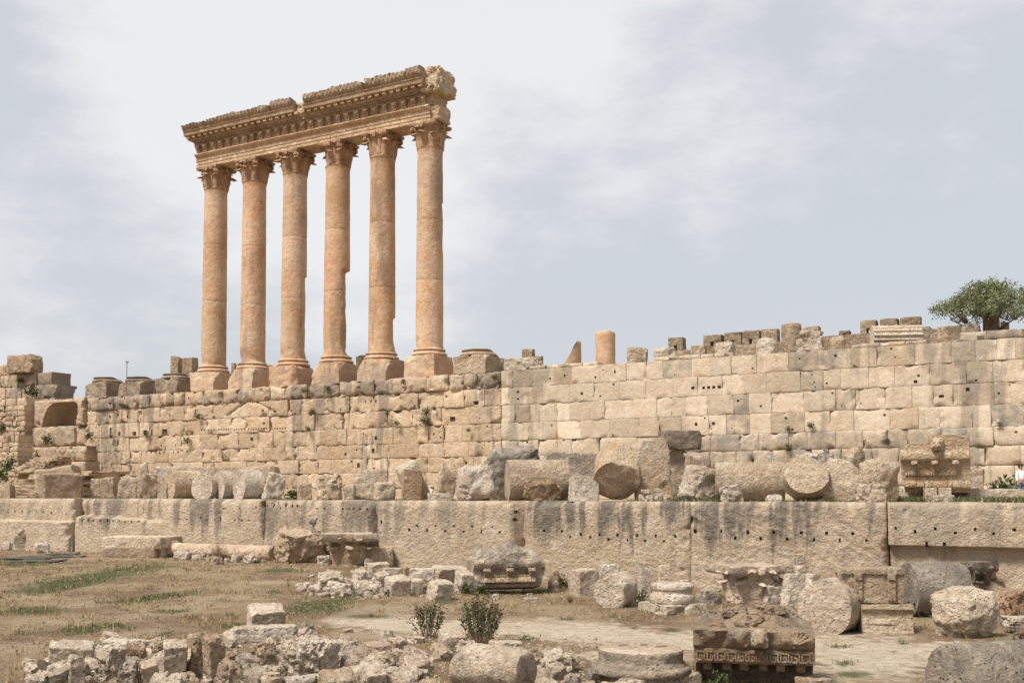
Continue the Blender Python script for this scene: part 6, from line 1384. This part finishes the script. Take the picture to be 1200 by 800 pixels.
def tree():
    w = -5.0; c, zb, H, k = cfit(1152-1, 1152+1, 326, w); rn = np.random.default_rng(5); rng = random.Random(5)
    t = empty('spreading_tree', (c.x, c.y, 9.25), 'low spreading green tree with a flat based crown behind the wall top', 'tree')
    Lk = lambda px: (px-1152)*k
    zc = on_w(1150, 378, w).z-9.25
    mbt = MB(); tips = []
    for j in range(11):
        a = rng.uniform(0, 2*math.pi); tx = Lk(rng.uniform(1104, 1205)); ty = rng.uniform(-1.8, 1.8); tz = zc+rng.uniform(.1, 1.2)
        pts = [(rng.uniform(-.15, .15), rng.uniform(-.15, .15), -.1), (tx*.12, ty*.12, zc*.42), (tx*.5, ty*.5, zc*.85), (tx, ty, tz)]
        V, Fc = tube(pts, [.13, .10, .06, .02], 6); mbt.add(V, Fc)
        for q in range(4):
            u = rng.uniform(.45, .95); p = Vector(pts[2]).lerp(Vector(pts[3]), u); e = p+Vector((rng.uniform(-.9, .9), rng.uniform(-.7, .7), rng.uniform(.2, .9))); V, Fc = tube([p, e], [.035, .01], 5); mbt.add(V, Fc)
    mbt.build('trunk', M['bark'], t)
    # crown: clumps filling a dome that is uneven and open
    cl = []
    while len(cl) < 420:
        x = rng.uniform(-1, 1); y = rng.uniform(-1, 1); z = rng.uniform(0, 1)
        px = 1152+x*56; top = 1.0-.78*max(0, -x)**1.15-.35*max(0, x)**2.0
        r2 = x*x+y*y
        if r2 > 1: continue
        top *= math.sqrt(max(0, 1-.85*y*y))
        if z > top: continue
        if z < top*.45 and rng.random() < .45: continue
        cl.append((x*56*k, y*2.3, zc+.22+z*(on_w(1150, 328, w).z-9.25-zc-.3)*1.0+.12*rng.random()))
    cl = np.array(cl); cl += .35*vfbm(cl, .9, 2, 3)
    mb = MB(); n = 36
    cs = np.repeat(cl, n, 0)+rn.normal(size=(len(cl)*n, 3))*np.array([.19, .19, .13])
    tone = np.repeat(rn.uniform(0, 1, len(cl)), n)
    V, Fc, c_ = leaves(cs, rn, .135, .08, lambda m: np.stack([np.clip(tone*.6+rn.uniform(-.1, .5, m), 0, 1), (rn.random(m) < .06)*.6, np.zeros(m), np.ones(m)], 1), np.array([0, 0, .5]))
    add_leaves(mb, V, Fc, c_); mb.build('crown', M['tree_leaf'], t, smooth=0, colattr=True)
tree()

def bush(x0, x1, y0, y1, label, seed, nst, nlf, dry):
    cpos, zb, H, k = gfit(x0, x1, y0, y1, .5); W = (x1-x0)*k; rn = np.random.default_rng(seed); rng = random.Random(seed)
    t = empty('leafy_bush', (cpos.x, cpos.y, zb), label, 'bush', 'twin bushes in the foreground'); ms = MB(); ml = MB(); P = []; D = []; Tn = []
    for j in range(nst):
        a = rng.uniform(0, 6.28); q = math.sqrt(rng.random()); h = H*(1.0-.35*q*q)*rng.uniform(.72, 1.08)
        tx, ty = math.cos(a)*q*W*.48, math.sin(a)*q*W*.40
        pts = [(tx*.35, ty*.35, -.03), (tx*.7, ty*.7, h*.4), (tx*.85, ty*.85, h*.75), (tx+rng.uniform(-.04, .04), ty, h)]
        V, Fc = tube(pts, [.014, .011, .008, .003], 5); ms.add(V, Fc)
        for i in range(nlf):
            u = rng.uniform(.12, 1.0)**.8; s = min(2, int(u*3)); f = u*3-s; p = Vector(pts[s]).lerp(Vector(pts[s+1]), f); P.append(p); D.append((tx*.4/W, ty*.4/W, .55)); Tn.append((rng.random(), 1.0 if (u > .82 and rng.random() < dry) else 0.0))
    P = np.array([tuple(p) for p in P])+rn.normal(size=(len(P), 3))*.04; Tn = np.array(Tn)
    V, Fc, c_ = leaves(P, rn, .11, .042, lambda m: np.stack([Tn[:, 0], Tn[:, 1]*.8, np.zeros(m), np.ones(m)], 1), np.array(D)*1.2, .6)
    add_leaves(ml, V, Fc, c_); ms.build('stems', M['dry_stem'], t); ml.build('foliage', M['bush_leaf'], t, smooth=0, colattr=True)
bush(480, 523, 700, 748, 'smaller open bush with upright stems, left of the two in the foreground', 3, 24, 34, .6)
bush(535, 591, 695, 756, 'larger darker bush, right of the two in the foreground', 8, 40, 44, .75)

def weed(loc, size, label, seed, group, name='wall_plant', cat='plant', hang=.0, n=160, out=None, mat='weed_leaf', dry=0.0):
    rn = np.random.default_rng(seed); P = rn.normal(size=(n, 3))*np.array([.42, .30, .40])*size*.55; P[:, 2] += size*(.25-hang)
    t = empty(name, loc, label, cat, group); mb = MB(); D = P*1.2/size+np.array([0, -.2, .3])
    V, Fc, c_ = leaves(P, rn, size*.22, size*.10, lambda m: np.stack([rn.random(m), (rn.random(m) < dry)*.9, np.zeros(m), np.ones(m)], 1), D, .7)
    add_leaves(mb, V, Fc, c_); mb.build('foliage', M[mat], t, smooth=0, colattr=True)
    ms = MB()
    for j in range(5):
        e = P[j*7]; V, Fc = tube([(0, .12, 0), tuple(e*.6), tuple(e)], [.02, .014, .006], 4); ms.add(V, Fc)
    ms.build('stems', M['dry_stem'], t)
WP = [(232, 490, .9, 'green tuft in a joint below the first standing column'), (366, 485, .75, 'small green tuft under the third and fourth columns'), (497, 497, 1.15, 'largest green clump on the podium wall, under the rightmost column'), (499, 485, .9, 'green clump just above the largest one on the podium wall'),
      (219, 519, 1.0, 'hanging green clump low on the podium wall near the dark opening'), (104, 513, 1.0, 'green clump at the left corner of the podium wall'), (97, 499, .7, 'small green tuft above the corner clump, beside the niche'), (384, 458, .8, 'green tuft at the foot of the fourth column plinth'),
      (356, 460, .8, 'green tuft below the third column plinth'), (454, 486, .6, 'little green tuft in the podium wall below the fifth column'), (465, 498, .7, 'little green tuft below and right of the fifth column'), (580, 445, .8, 'green tuft in the wall top under the bare pale pedestal'), (147, 479, .8, 'green tuft under the middle grey pedestal'),
      (171, 510, .8, 'dark green tuft between small beam holes on the left'), (130, 513, .6, 'small tuft left of the beam holes on the podium'), (106, 545, 1.0, 'bushy green plant at the foot of the podium corner'), (361, 505, .7, 'tiny tuft low under the fourth column'), (509, 480, .5, 'tiny tuft right of the largest podium clump'), (549, 505, .5, 'tiny tuft low near the right end of the podium'),
      (924, 505, .55, 'small tuft on the ashlar wall above the rough ended drum'), (950, 501, .6, 'small dark tuft on the ashlar wall above the round boulder'), (1040, 520, .6, 'tuft in the ashlar wall joint left of the lion cornice'), (924, 527, .7, 'tuft low on the ashlar wall behind the tilted drum'), (1172, 499, .5, 'tuft in the ashlar wall near the right edge')]
for j, (x, y, sz, l) in enumerate(WP):
    p = on_w(x, y, .32 if x < 590 else .28); weed(p, sz*.75, l, 200+j, 'plants growing in the wall joints')
for j, (x, w, sz, l) in enumerate(((1174, 5.5, 1.5, 'large green weed clump by the wall left of the person'), (1190, 5.0, 1.3, 'green weed clump behind the person at the wall foot'), (796, 12.2, .9, 'green weed between the dark block and the standing blocks'), (345, 16.5, 1.0, 'yellow green weed left of the small rounded terrace stone'), (620, 16.8, .8, 'green weed between the pale boulder and the grey drum'))):
    c = on_w(x, 579, w); weed(Vector((c.x, c.y, terr_z(w)+(2.0 if x == 796 else 0))), sz, l, 300+j, 'weeds on the terrace', name='weed_clump', n=240)
for j, (x, y, w, sz, l) in enumerate(((38, 464, -4.5, 1.5, 'green bush below the tall ruined wall stump'), (24, 448, -6.5, .8, 'small plant rooted in the ruined wall stump'), (55, 519, 3.2, 1.0, 'green tuft on the blocks below the niche'), (25, 523, 3.0, 1.2, 'green bush at the top of the steps'), (10, 549, 9, 1.3, 'green shrub on the left beside the steps'), (3, 562, 14.2, 1.2, 'dark green shrub at the left picture edge by the steps'), (2, 505, 7, .9, 'tuft on top of the low stone wall'))):
    weed(on_w(x, y, w), sz, l, 400+j, 'plants around the steps', name='wall_plant', n=220)
for j, (x, y, sz, l) in enumerate(((436, 697, .45, 'dark weed under the long slanting white rock'), (456, 698, .45, 'weed beside the stout cracked block'), (545, 695, .7, 'dark weed at the foot of the tall grey block'), (563, 697, .7, 'dark weed left of the carved cornice block'), (657, 690, .8, 'weed right of the carved cornice block'), (748, 706, .7, 'weed in the shade of the pitted drum end'), (818, 718, .5, 'small weed at the corner of the ringed base'), (1078, 722, 1.0, 'weed patch between the moulded block and the dark drum'), (845, 806, .5, 'low weed in the hollow under the key pattern block'), (824, 797, .25, 'small weed left of the key pattern block'), (374, 806, .4, 'weed beside the short slender shaft'))):
    p = on_ground(x, y); weed(p, sz, l, 500+j, 'weeds in the court', name='weed_clump', n=200, hang=.05)
def stalks(px, py, size, label, seed):
    p = on_ground(px, py); rng = random.Random(seed); t = empty('dry_bush', p, label, 'dry bush', 'dry stalks in the court'); mb = MB()
    for j in range(60):
        a = rng.uniform(0, 6.28); q = rng.random()*size*.6; h = size*rng.uniform(.4, 1.0); V, Fc = tube([(0, 0, 0), (math.cos(a)*q*.5, math.sin(a)*q*.5, h*.55), (math.cos(a)*q, math.sin(a)*q, h)], [.014, .009, .004], 3); mb.add(V, Fc)
    mb.build('stalks', M['dry_stem'], t)
stalks(255, 656, 1.2, 'dry brown stalks in front of the long thin shaft', 3); stalks(288, 655, .8, 'thinner dry stalks near the right end of the long thin shaft', 4); stalks(668, 706, .4, 'low dry tuft on the earth left of the pitted drum', 5)

# ------------------------------------------------------------------ grass and chips (uncountable)
def grass():
    rn = np.random.default_rng(12); n = 420000
    d = 20+58*rn.random(n)**1.25; ang = (rn.random(n)-.5)*1.12; x = d*np.tan(ang*.98); y = d
    k = 42000; ci = rn.integers(0, 2600, k); cx_, cy_ = x[n-2600:][ci], y[n-2600:][ci]; x[:k] = cx_+rn.normal(size=k)*.09; y[:k] = cy_+rn.normal(size=k)*.09
    tuft = np.arange(n) < k
    z = gz(x, y); g = splat(x, y, z, GREEN); v = splat(x, y, z, GRAVEL); s = splat(x, y, z, STRAW)
    nz = fbm(np.stack([x*.7, y*.7, 0*x], 1), 1, 4, 3)
    w = (x*NV.x+y*NV.y)-W0.dot(NV)
    pg = np.clip((g+nz*.9-.30)*1.1, 0, 1)*(.35+.6*g); pd = .42*np.clip(1-v*2.2, 0, 1)*np.clip(.5+nz*2.2, 0, 1)
    u = rn.random(n)*1.1; isg = u < pg; isd = (~isg) & ((u < pg+pd) | (tuft & (v < .35)))
    ok = (isg | isd) & (w > LEDGE+.4); x, y, z, isg, tuft = x[ok], y[ok], z[ok], isg[ok], tuft[ok]; m = len(x)
    h = np.where(isg, rn.uniform(.03, .10, m), rn.uniform(.03, .11, m)); h = np.where(tuft, h*1.9, h); a = rn.random(m)*6.28; wd = np.where(isg, .016, .012)*rn.uniform(.8, 1.6, m)*(y/30)**.7
    lx, ly = rn.normal(size=m)*h*.5, rn.normal(size=m)*h*.5; z = z-.02
    V = np.stack([np.stack([x-np.cos(a)*wd, y-np.sin(a)*wd, z], 1), np.stack([x+np.cos(a)*wd, y+np.sin(a)*wd, z], 1), np.stack([x+lx, y+ly, z+h+.02], 1)], 1).reshape(-1, 3)
    c = np.repeat(np.stack([rn.random(m), np.where(isg, np.clip(rn.normal(.15, .3, m), 0, 1), np.clip(rn.normal(.9, .2, m), 0, 1)), 0*x, 1+0*x], 1), 3, 0)
    mb = MB(); mb.V = [V]; mb.C = [c]; mb.n = len(V); mb.F = [(3*i, 3*i+1, 3*i+2) for i in range(m)]
    tag(mb.build('grass', M['grass'], smooth=0, colattr=True), 'short green and dry grass on the court', kind='stuff')
    # tufts along the terrace
    P = []
    for (xa, xb, wa, wb, dn, hh) in ((100, 185, 14, 18.6, 900, .28), (186, 345, 16.5, 18.6, 900, .22), (440, 535, 17.5, 18.7, 500, .2), (585, 665, 17.5, 18.8, 420, .22), (735, 850, 17.3, 18.7, 800, .25), (850, 1000, 17.6, 18.7, 400, .2), (1040, 1215, 13.5, 17.6, 4200, .32), (1040, 1215, 3, 11, 1200, .45), (110, 170, 8, 12, 500, .3), (40, 60, 14, 18, 300, .3), (-10, 110, 12, 16, 500, .3)):
        for _ in range(dn):
            px = rn.uniform(xa, xb); ww = rn.uniform(wa, wb); q = on_w(px, 579, ww)
            if fbm(np.array([[q.x, q.y, 0]]), .8, 3, 9)[0] < -.12: continue
            P.append((q.x, q.y, terr_z(ww)-.03, rn.uniform(.4, 1.0)*hh))
    P = np.array(P); m = len(P); a = rn.random(m)*6.28; wd = .035; lx, ly = rn.normal(size=m)*P[:, 3]*.4, rn.normal(size=m)*P[:, 3]*.4
    V = np.stack([np.stack([P[:, 0]-np.cos(a)*wd, P[:, 1]-np.sin(a)*wd, P[:, 2]], 1), np.stack([P[:, 0]+np.cos(a)*wd, P[:, 1]+np.sin(a)*wd, P[:, 2]], 1), np.stack([P[:, 0]+lx, P[:, 1]+ly, P[:, 2]+P[:, 3]+.03], 1)], 1).reshape(-1, 3)
    c = np.repeat(np.stack([rn.random(m)*.8, (rn.random(m) < .2)*.7, np.zeros(m), np.ones(m)], 1), 3, 0)
    mb = MB(); mb.V = [V]; mb.C = [c]; mb.n = len(V); mb.F = [(3*i, 3*i+1, 3*i+2) for i in range(m)]
    tag(mb.build('terrace_grass', M['grass'], smooth=0, colattr=True), 'grass along the terrace edge', kind='stuff')
grass()
def chips():
    rn = np.random.default_rng(9); rng = random.Random(9); protos = []
    for k in range(8):
        V, Fc = rough_box(.5, .42, .3, rng, k, 4, .5, .06, 3, .3); protos.append((V, Fc))
    mb = MB()
    for (x0, x1, y0, y1, n, s0, s1) in ((50, 420, 750, 800, 900, .03, .16), (420, 700, 745, 800, 600, .03, .13), (340, 560, 655, 702, 260, .04, .2), (0, 330, 640, 662, 160, .04, .16), (560, 1190, 690, 730, 200, .03, .10), (600, 1200, 725, 800, 600, .015, .05), (0, 600, 665, 750, 600, .015, .06)):
        for _ in range(n):
            p = on_ground(rn.uniform(x0, x1), rn.uniform(y0, y1)); V, Fc = protos[rng.randrange(8)]; s = rn.uniform(s0, s1)*rn.uniform(.4, 1)
            if (p-W0).dot(NV) < LEDGE+.3: continue
            V = (V*s) @ np.array(Euler((rn.uniform(-.3, .3), rn.uniform(-.3, .3), rn.uniform(0, 6.3))).to_matrix()).T; mb.add(V+np.array([p.x, p.y, p.z+s*.12]), Fc)
    tag(mb.build('stone_chips', M['rubble'], None, (1, .96, .9), .1, 50), 'loose stone chips scattered over the court', kind='stuff')
chips()

def small_rubble():
    rng = random.Random(31); protos = []
    for k in range(12):
        V, Fc = rough_box(.5, rng.uniform(.32, .5), rng.uniform(.22, .36), rng, 900+k, 11, rng.choice([.15, .3, .5]), .07, 6, .34, .1); me = MB().add(V, Fc).build('rubble_stone', M['rubble'], None, smooth=45)
        protos.append(me.data); bpy.data.objects.remove(me)
    def scat(n, boxes, smin, smax, label, group):
        for i in range(n):
            x0, x1, y0, y1 = rng.choice(boxes); p = on_ground(rng.uniform(x0, x1), rng.uniform(y0, y1)); s = rng.uniform(smin, smax)**1.0
            if (p-W0).dot(NV) < LEDGE+.4: continue
            o = bpy.data.objects.new('rubble_stone', rng.choice(protos)); C.objects.link(o); o.location = (p.x, p.y, p.z+s*.07); o.scale = (s*rng.uniform(.8, 1.3), s, s*rng.uniform(.8, 1.3)); o.rotation_euler = (R(rng.uniform(-25, 35)), R(rng.uniform(-25, 25)), rng.uniform(0, 6.28))
            q = rng.uniform(.70, 1.1); o.color = (q*1.02, q*rng.uniform(.95, 1.0), q*rng.uniform(.86, .98), rng.choice([0, .05, .15, .4])); tag(o, label, 'stone', group)
    scat(125, [(50, 160, 770, 802), (150, 300, 765, 802), (260, 420, 770, 802), (400, 520, 742, 802), (615, 676, 755, 802), (330, 420, 735, 775)], .16, .55, 'small whitish broken stone lying loose among the foreground rubble', 'small stones among the foreground rubble')
    scat(30, [(110, 290, 746, 770), (300, 400, 745, 765)], .4, .75, 'mid sized pale stone along the back of the foreground rubble', 'stones along the back of the foreground rubble')
    scat(56, [(130, 300, 772, 806), (280, 430, 768, 806), (40, 110, 780, 806), (400, 500, 770, 806)], .42, .85, 'broken pale building stone lying in the dense foreground rubble', 'broken stones of the foreground rubble')
    scat(60, [(350, 420, 672, 700), (400, 560, 656, 702), (420, 540, 645, 670)], .18, .6, 'small whitish broken stone in the rubble pile below the megaliths', 'small stones of the rubble pile')
    scat(26, [(0, 120, 636, 650), (200, 320, 650, 662), (480, 760, 690, 712)], .12, .34, 'small loose pale stone on the earth near the megaliths', 'small stones near the megaliths')
    scat(26, [(1000, 1200, 575, 584)], .1, .3, 'x', 'x') if False else None
small_rubble()

# ------------------------------------------------------------------ the person at the right edge
def person():
    w = 11.0; c = on_w(1197, 579, w); zb = terr_z(w)+.02
    t = empty('person', (c.x, c.y, zb), 'standing person in a white long sleeved top and grey trousers at the right edge', 'person', None, R(8))
    def skin(name, pts, edges, rad, mat, root=0, sub=2):
        me = bpy.data.meshes.new(name); me.from_pydata(pts, edges, []); o = bpy.data.objects.new(name, me); C.objects.link(o)
        sk = o.modifiers.new('skin', 'SKIN'); sk.use_smooth_shade = True
        for v, r in zip(me.skin_vertices[0].data, rad): v.radius = (r, r) if not isinstance(r, tuple) else r; v.use_root = False
        me.skin_vertices[0].data[root].use_root = True
        ss = o.modifiers.new('sub', 'SUBSURF'); ss.levels = sub; ss.render_levels = sub
        me.materials.append(mat); o.parent = t; return o
    def pm(n, c_, r=.8): m, nt, b = new_mat(n); b.inputs['Base Color'].default_value = (*c_, 1); b.inputs['Roughness'].default_value = r; return m
    sk = pm('skin', (.42, .26, .18), .55); sh = pm('white_cotton', (.78, .78, .80)); tr = pm('grey_trousers', (.16, .17, .20)); hr = pm('dark_hair', (.03, .02, .016), .5); so = pm('pale_shoes', (.5, .47, .44)); gl = pm('dark_lenses', (.012, .012, .014), .2)
    # one continuous body: pelvis, spine, neck, head, arms with hands, legs with feet
    P = [(0, 0, .93), (0, 0, 1.12), (0, -.01, 1.32), (0, 0, 1.44), (0, -.01, 1.51), (0, -.03, 1.60), (0, -.02, 1.70)]; E = [(0, 1), (1, 2), (2, 3), (3, 4), (4, 5), (5, 6)]; Rd = [.13, .115, .13, .075, .052, .088, .070]
    for s in (-1, 1):
        b = len(P); P += [(s*.17, .0, 1.40), (s*.225, .01, 1.13), (s*.23, -.04, .90), (s*.23, -.06, .80)]; E += [(2, b), (b, b+1), (b+1, b+2), (b+2, b+3)]; Rd += [.06, .042, .030, .034]
        for f in range(4): k = len(P); P += [(s*.228, -.085+.022*f, .755), (s*.222, -.09+.022*f, .72-.006*abs(f-1.5))]; E += [(b+3, k), (k, k+1)]; Rd += [.011, .008]
        k = len(P); P += [(s*.20, -.10, .79), (s*.19, -.115, .765)]; E += [(b+3, k), (k, k+1)]; Rd += [.012, .009]
        b = len(P); P += [(s*.10, 0, .86), (s*.105, -.01, .48), (s*.11, .02, .09), (s*.115, -.10, .04)]; E += [(0, b), (b, b+1), (b+1, b+2), (b+2, b+3)]; Rd += [.10, .062, .042, .036]
    skin('body', P, E, Rd, sk)
    skin('shirt', [(0, 0, .90), (0, 0, 1.12), (0, -.01, 1.32), (0, 0, 1.46), (-.18, 0, 1.40), (-.228, .01, 1.13), (-.232, -.035, .93), (.18, 0, 1.40), (.228, .01, 1.13), (.232, -.035, .93)], [(0, 1), (1, 2), (2, 3), (2, 4), (4, 5), (5, 6), (2, 7), (7, 8), (8, 9)], [(.165, .13), (.15, .125), (.155, .14), .075, .078, .058, .048, .078, .058, .048], sh)
    skin('trousers', [(0, 0, .96), (-.10, 0, .84), (-.107, -.01, .48), (-.112, .015, .10), (.10, 0, .84), (.107, -.01, .48), (.112, .015, .10)], [(0, 1), (1, 2), (2, 3), (0, 4), (4, 5), (5, 6)], [(.15, .125), .108, .085, .078, .108, .085, .078], tr)
    for s in (-1, 1): V, Fc = rough_box(.05, .125, .045, random.Random(1), 1, 8, .7, .004, 0); MB().add(V+np.array([s*.115, -.06, .045]), Fc).build('shoe', so, t, smooth=60)
    V, Fc = rough_box(.102, .115, .12, random.Random(1), 2, 14, .95, .01, 0); V[:, 1] += .02; V[(V[:, 1] < -.05) & (V[:, 2] < .045), 1] = -.045; MB().add(V+np.array([0, .01, 1.675]), Fc).build('hair', hr, t, smooth=60)
    mb = MB()
    for s in (-1, 1): V, Fc = rough_box(.032, .008, .022, random.Random(1), 3, 6, .8, 0, 0); mb.add(V+np.array([s*.038, -.118, 1.645]), Fc)
    mb.box((0, -.116, 1.65), (.075, .004, .005)); mb.build('sunglasses', gl, t, smooth=40)
    V, Fc = rough_box(.012, .018, .020, random.Random(1), 5, 5, .9, 0, 0); MB().add(V+np.array([0, -.122, 1.612]), Fc).build('nose', sk, t, smooth=60)
    V, Fc = rough_box(.022, .006, .006, random.Random(1), 6, 5, .9, 0, 0); MB().add(V+np.array([0, -.112, 1.570]), Fc).build('mouth', pm('lips', (.32, .13, .11), .5), t, smooth=60)
person()
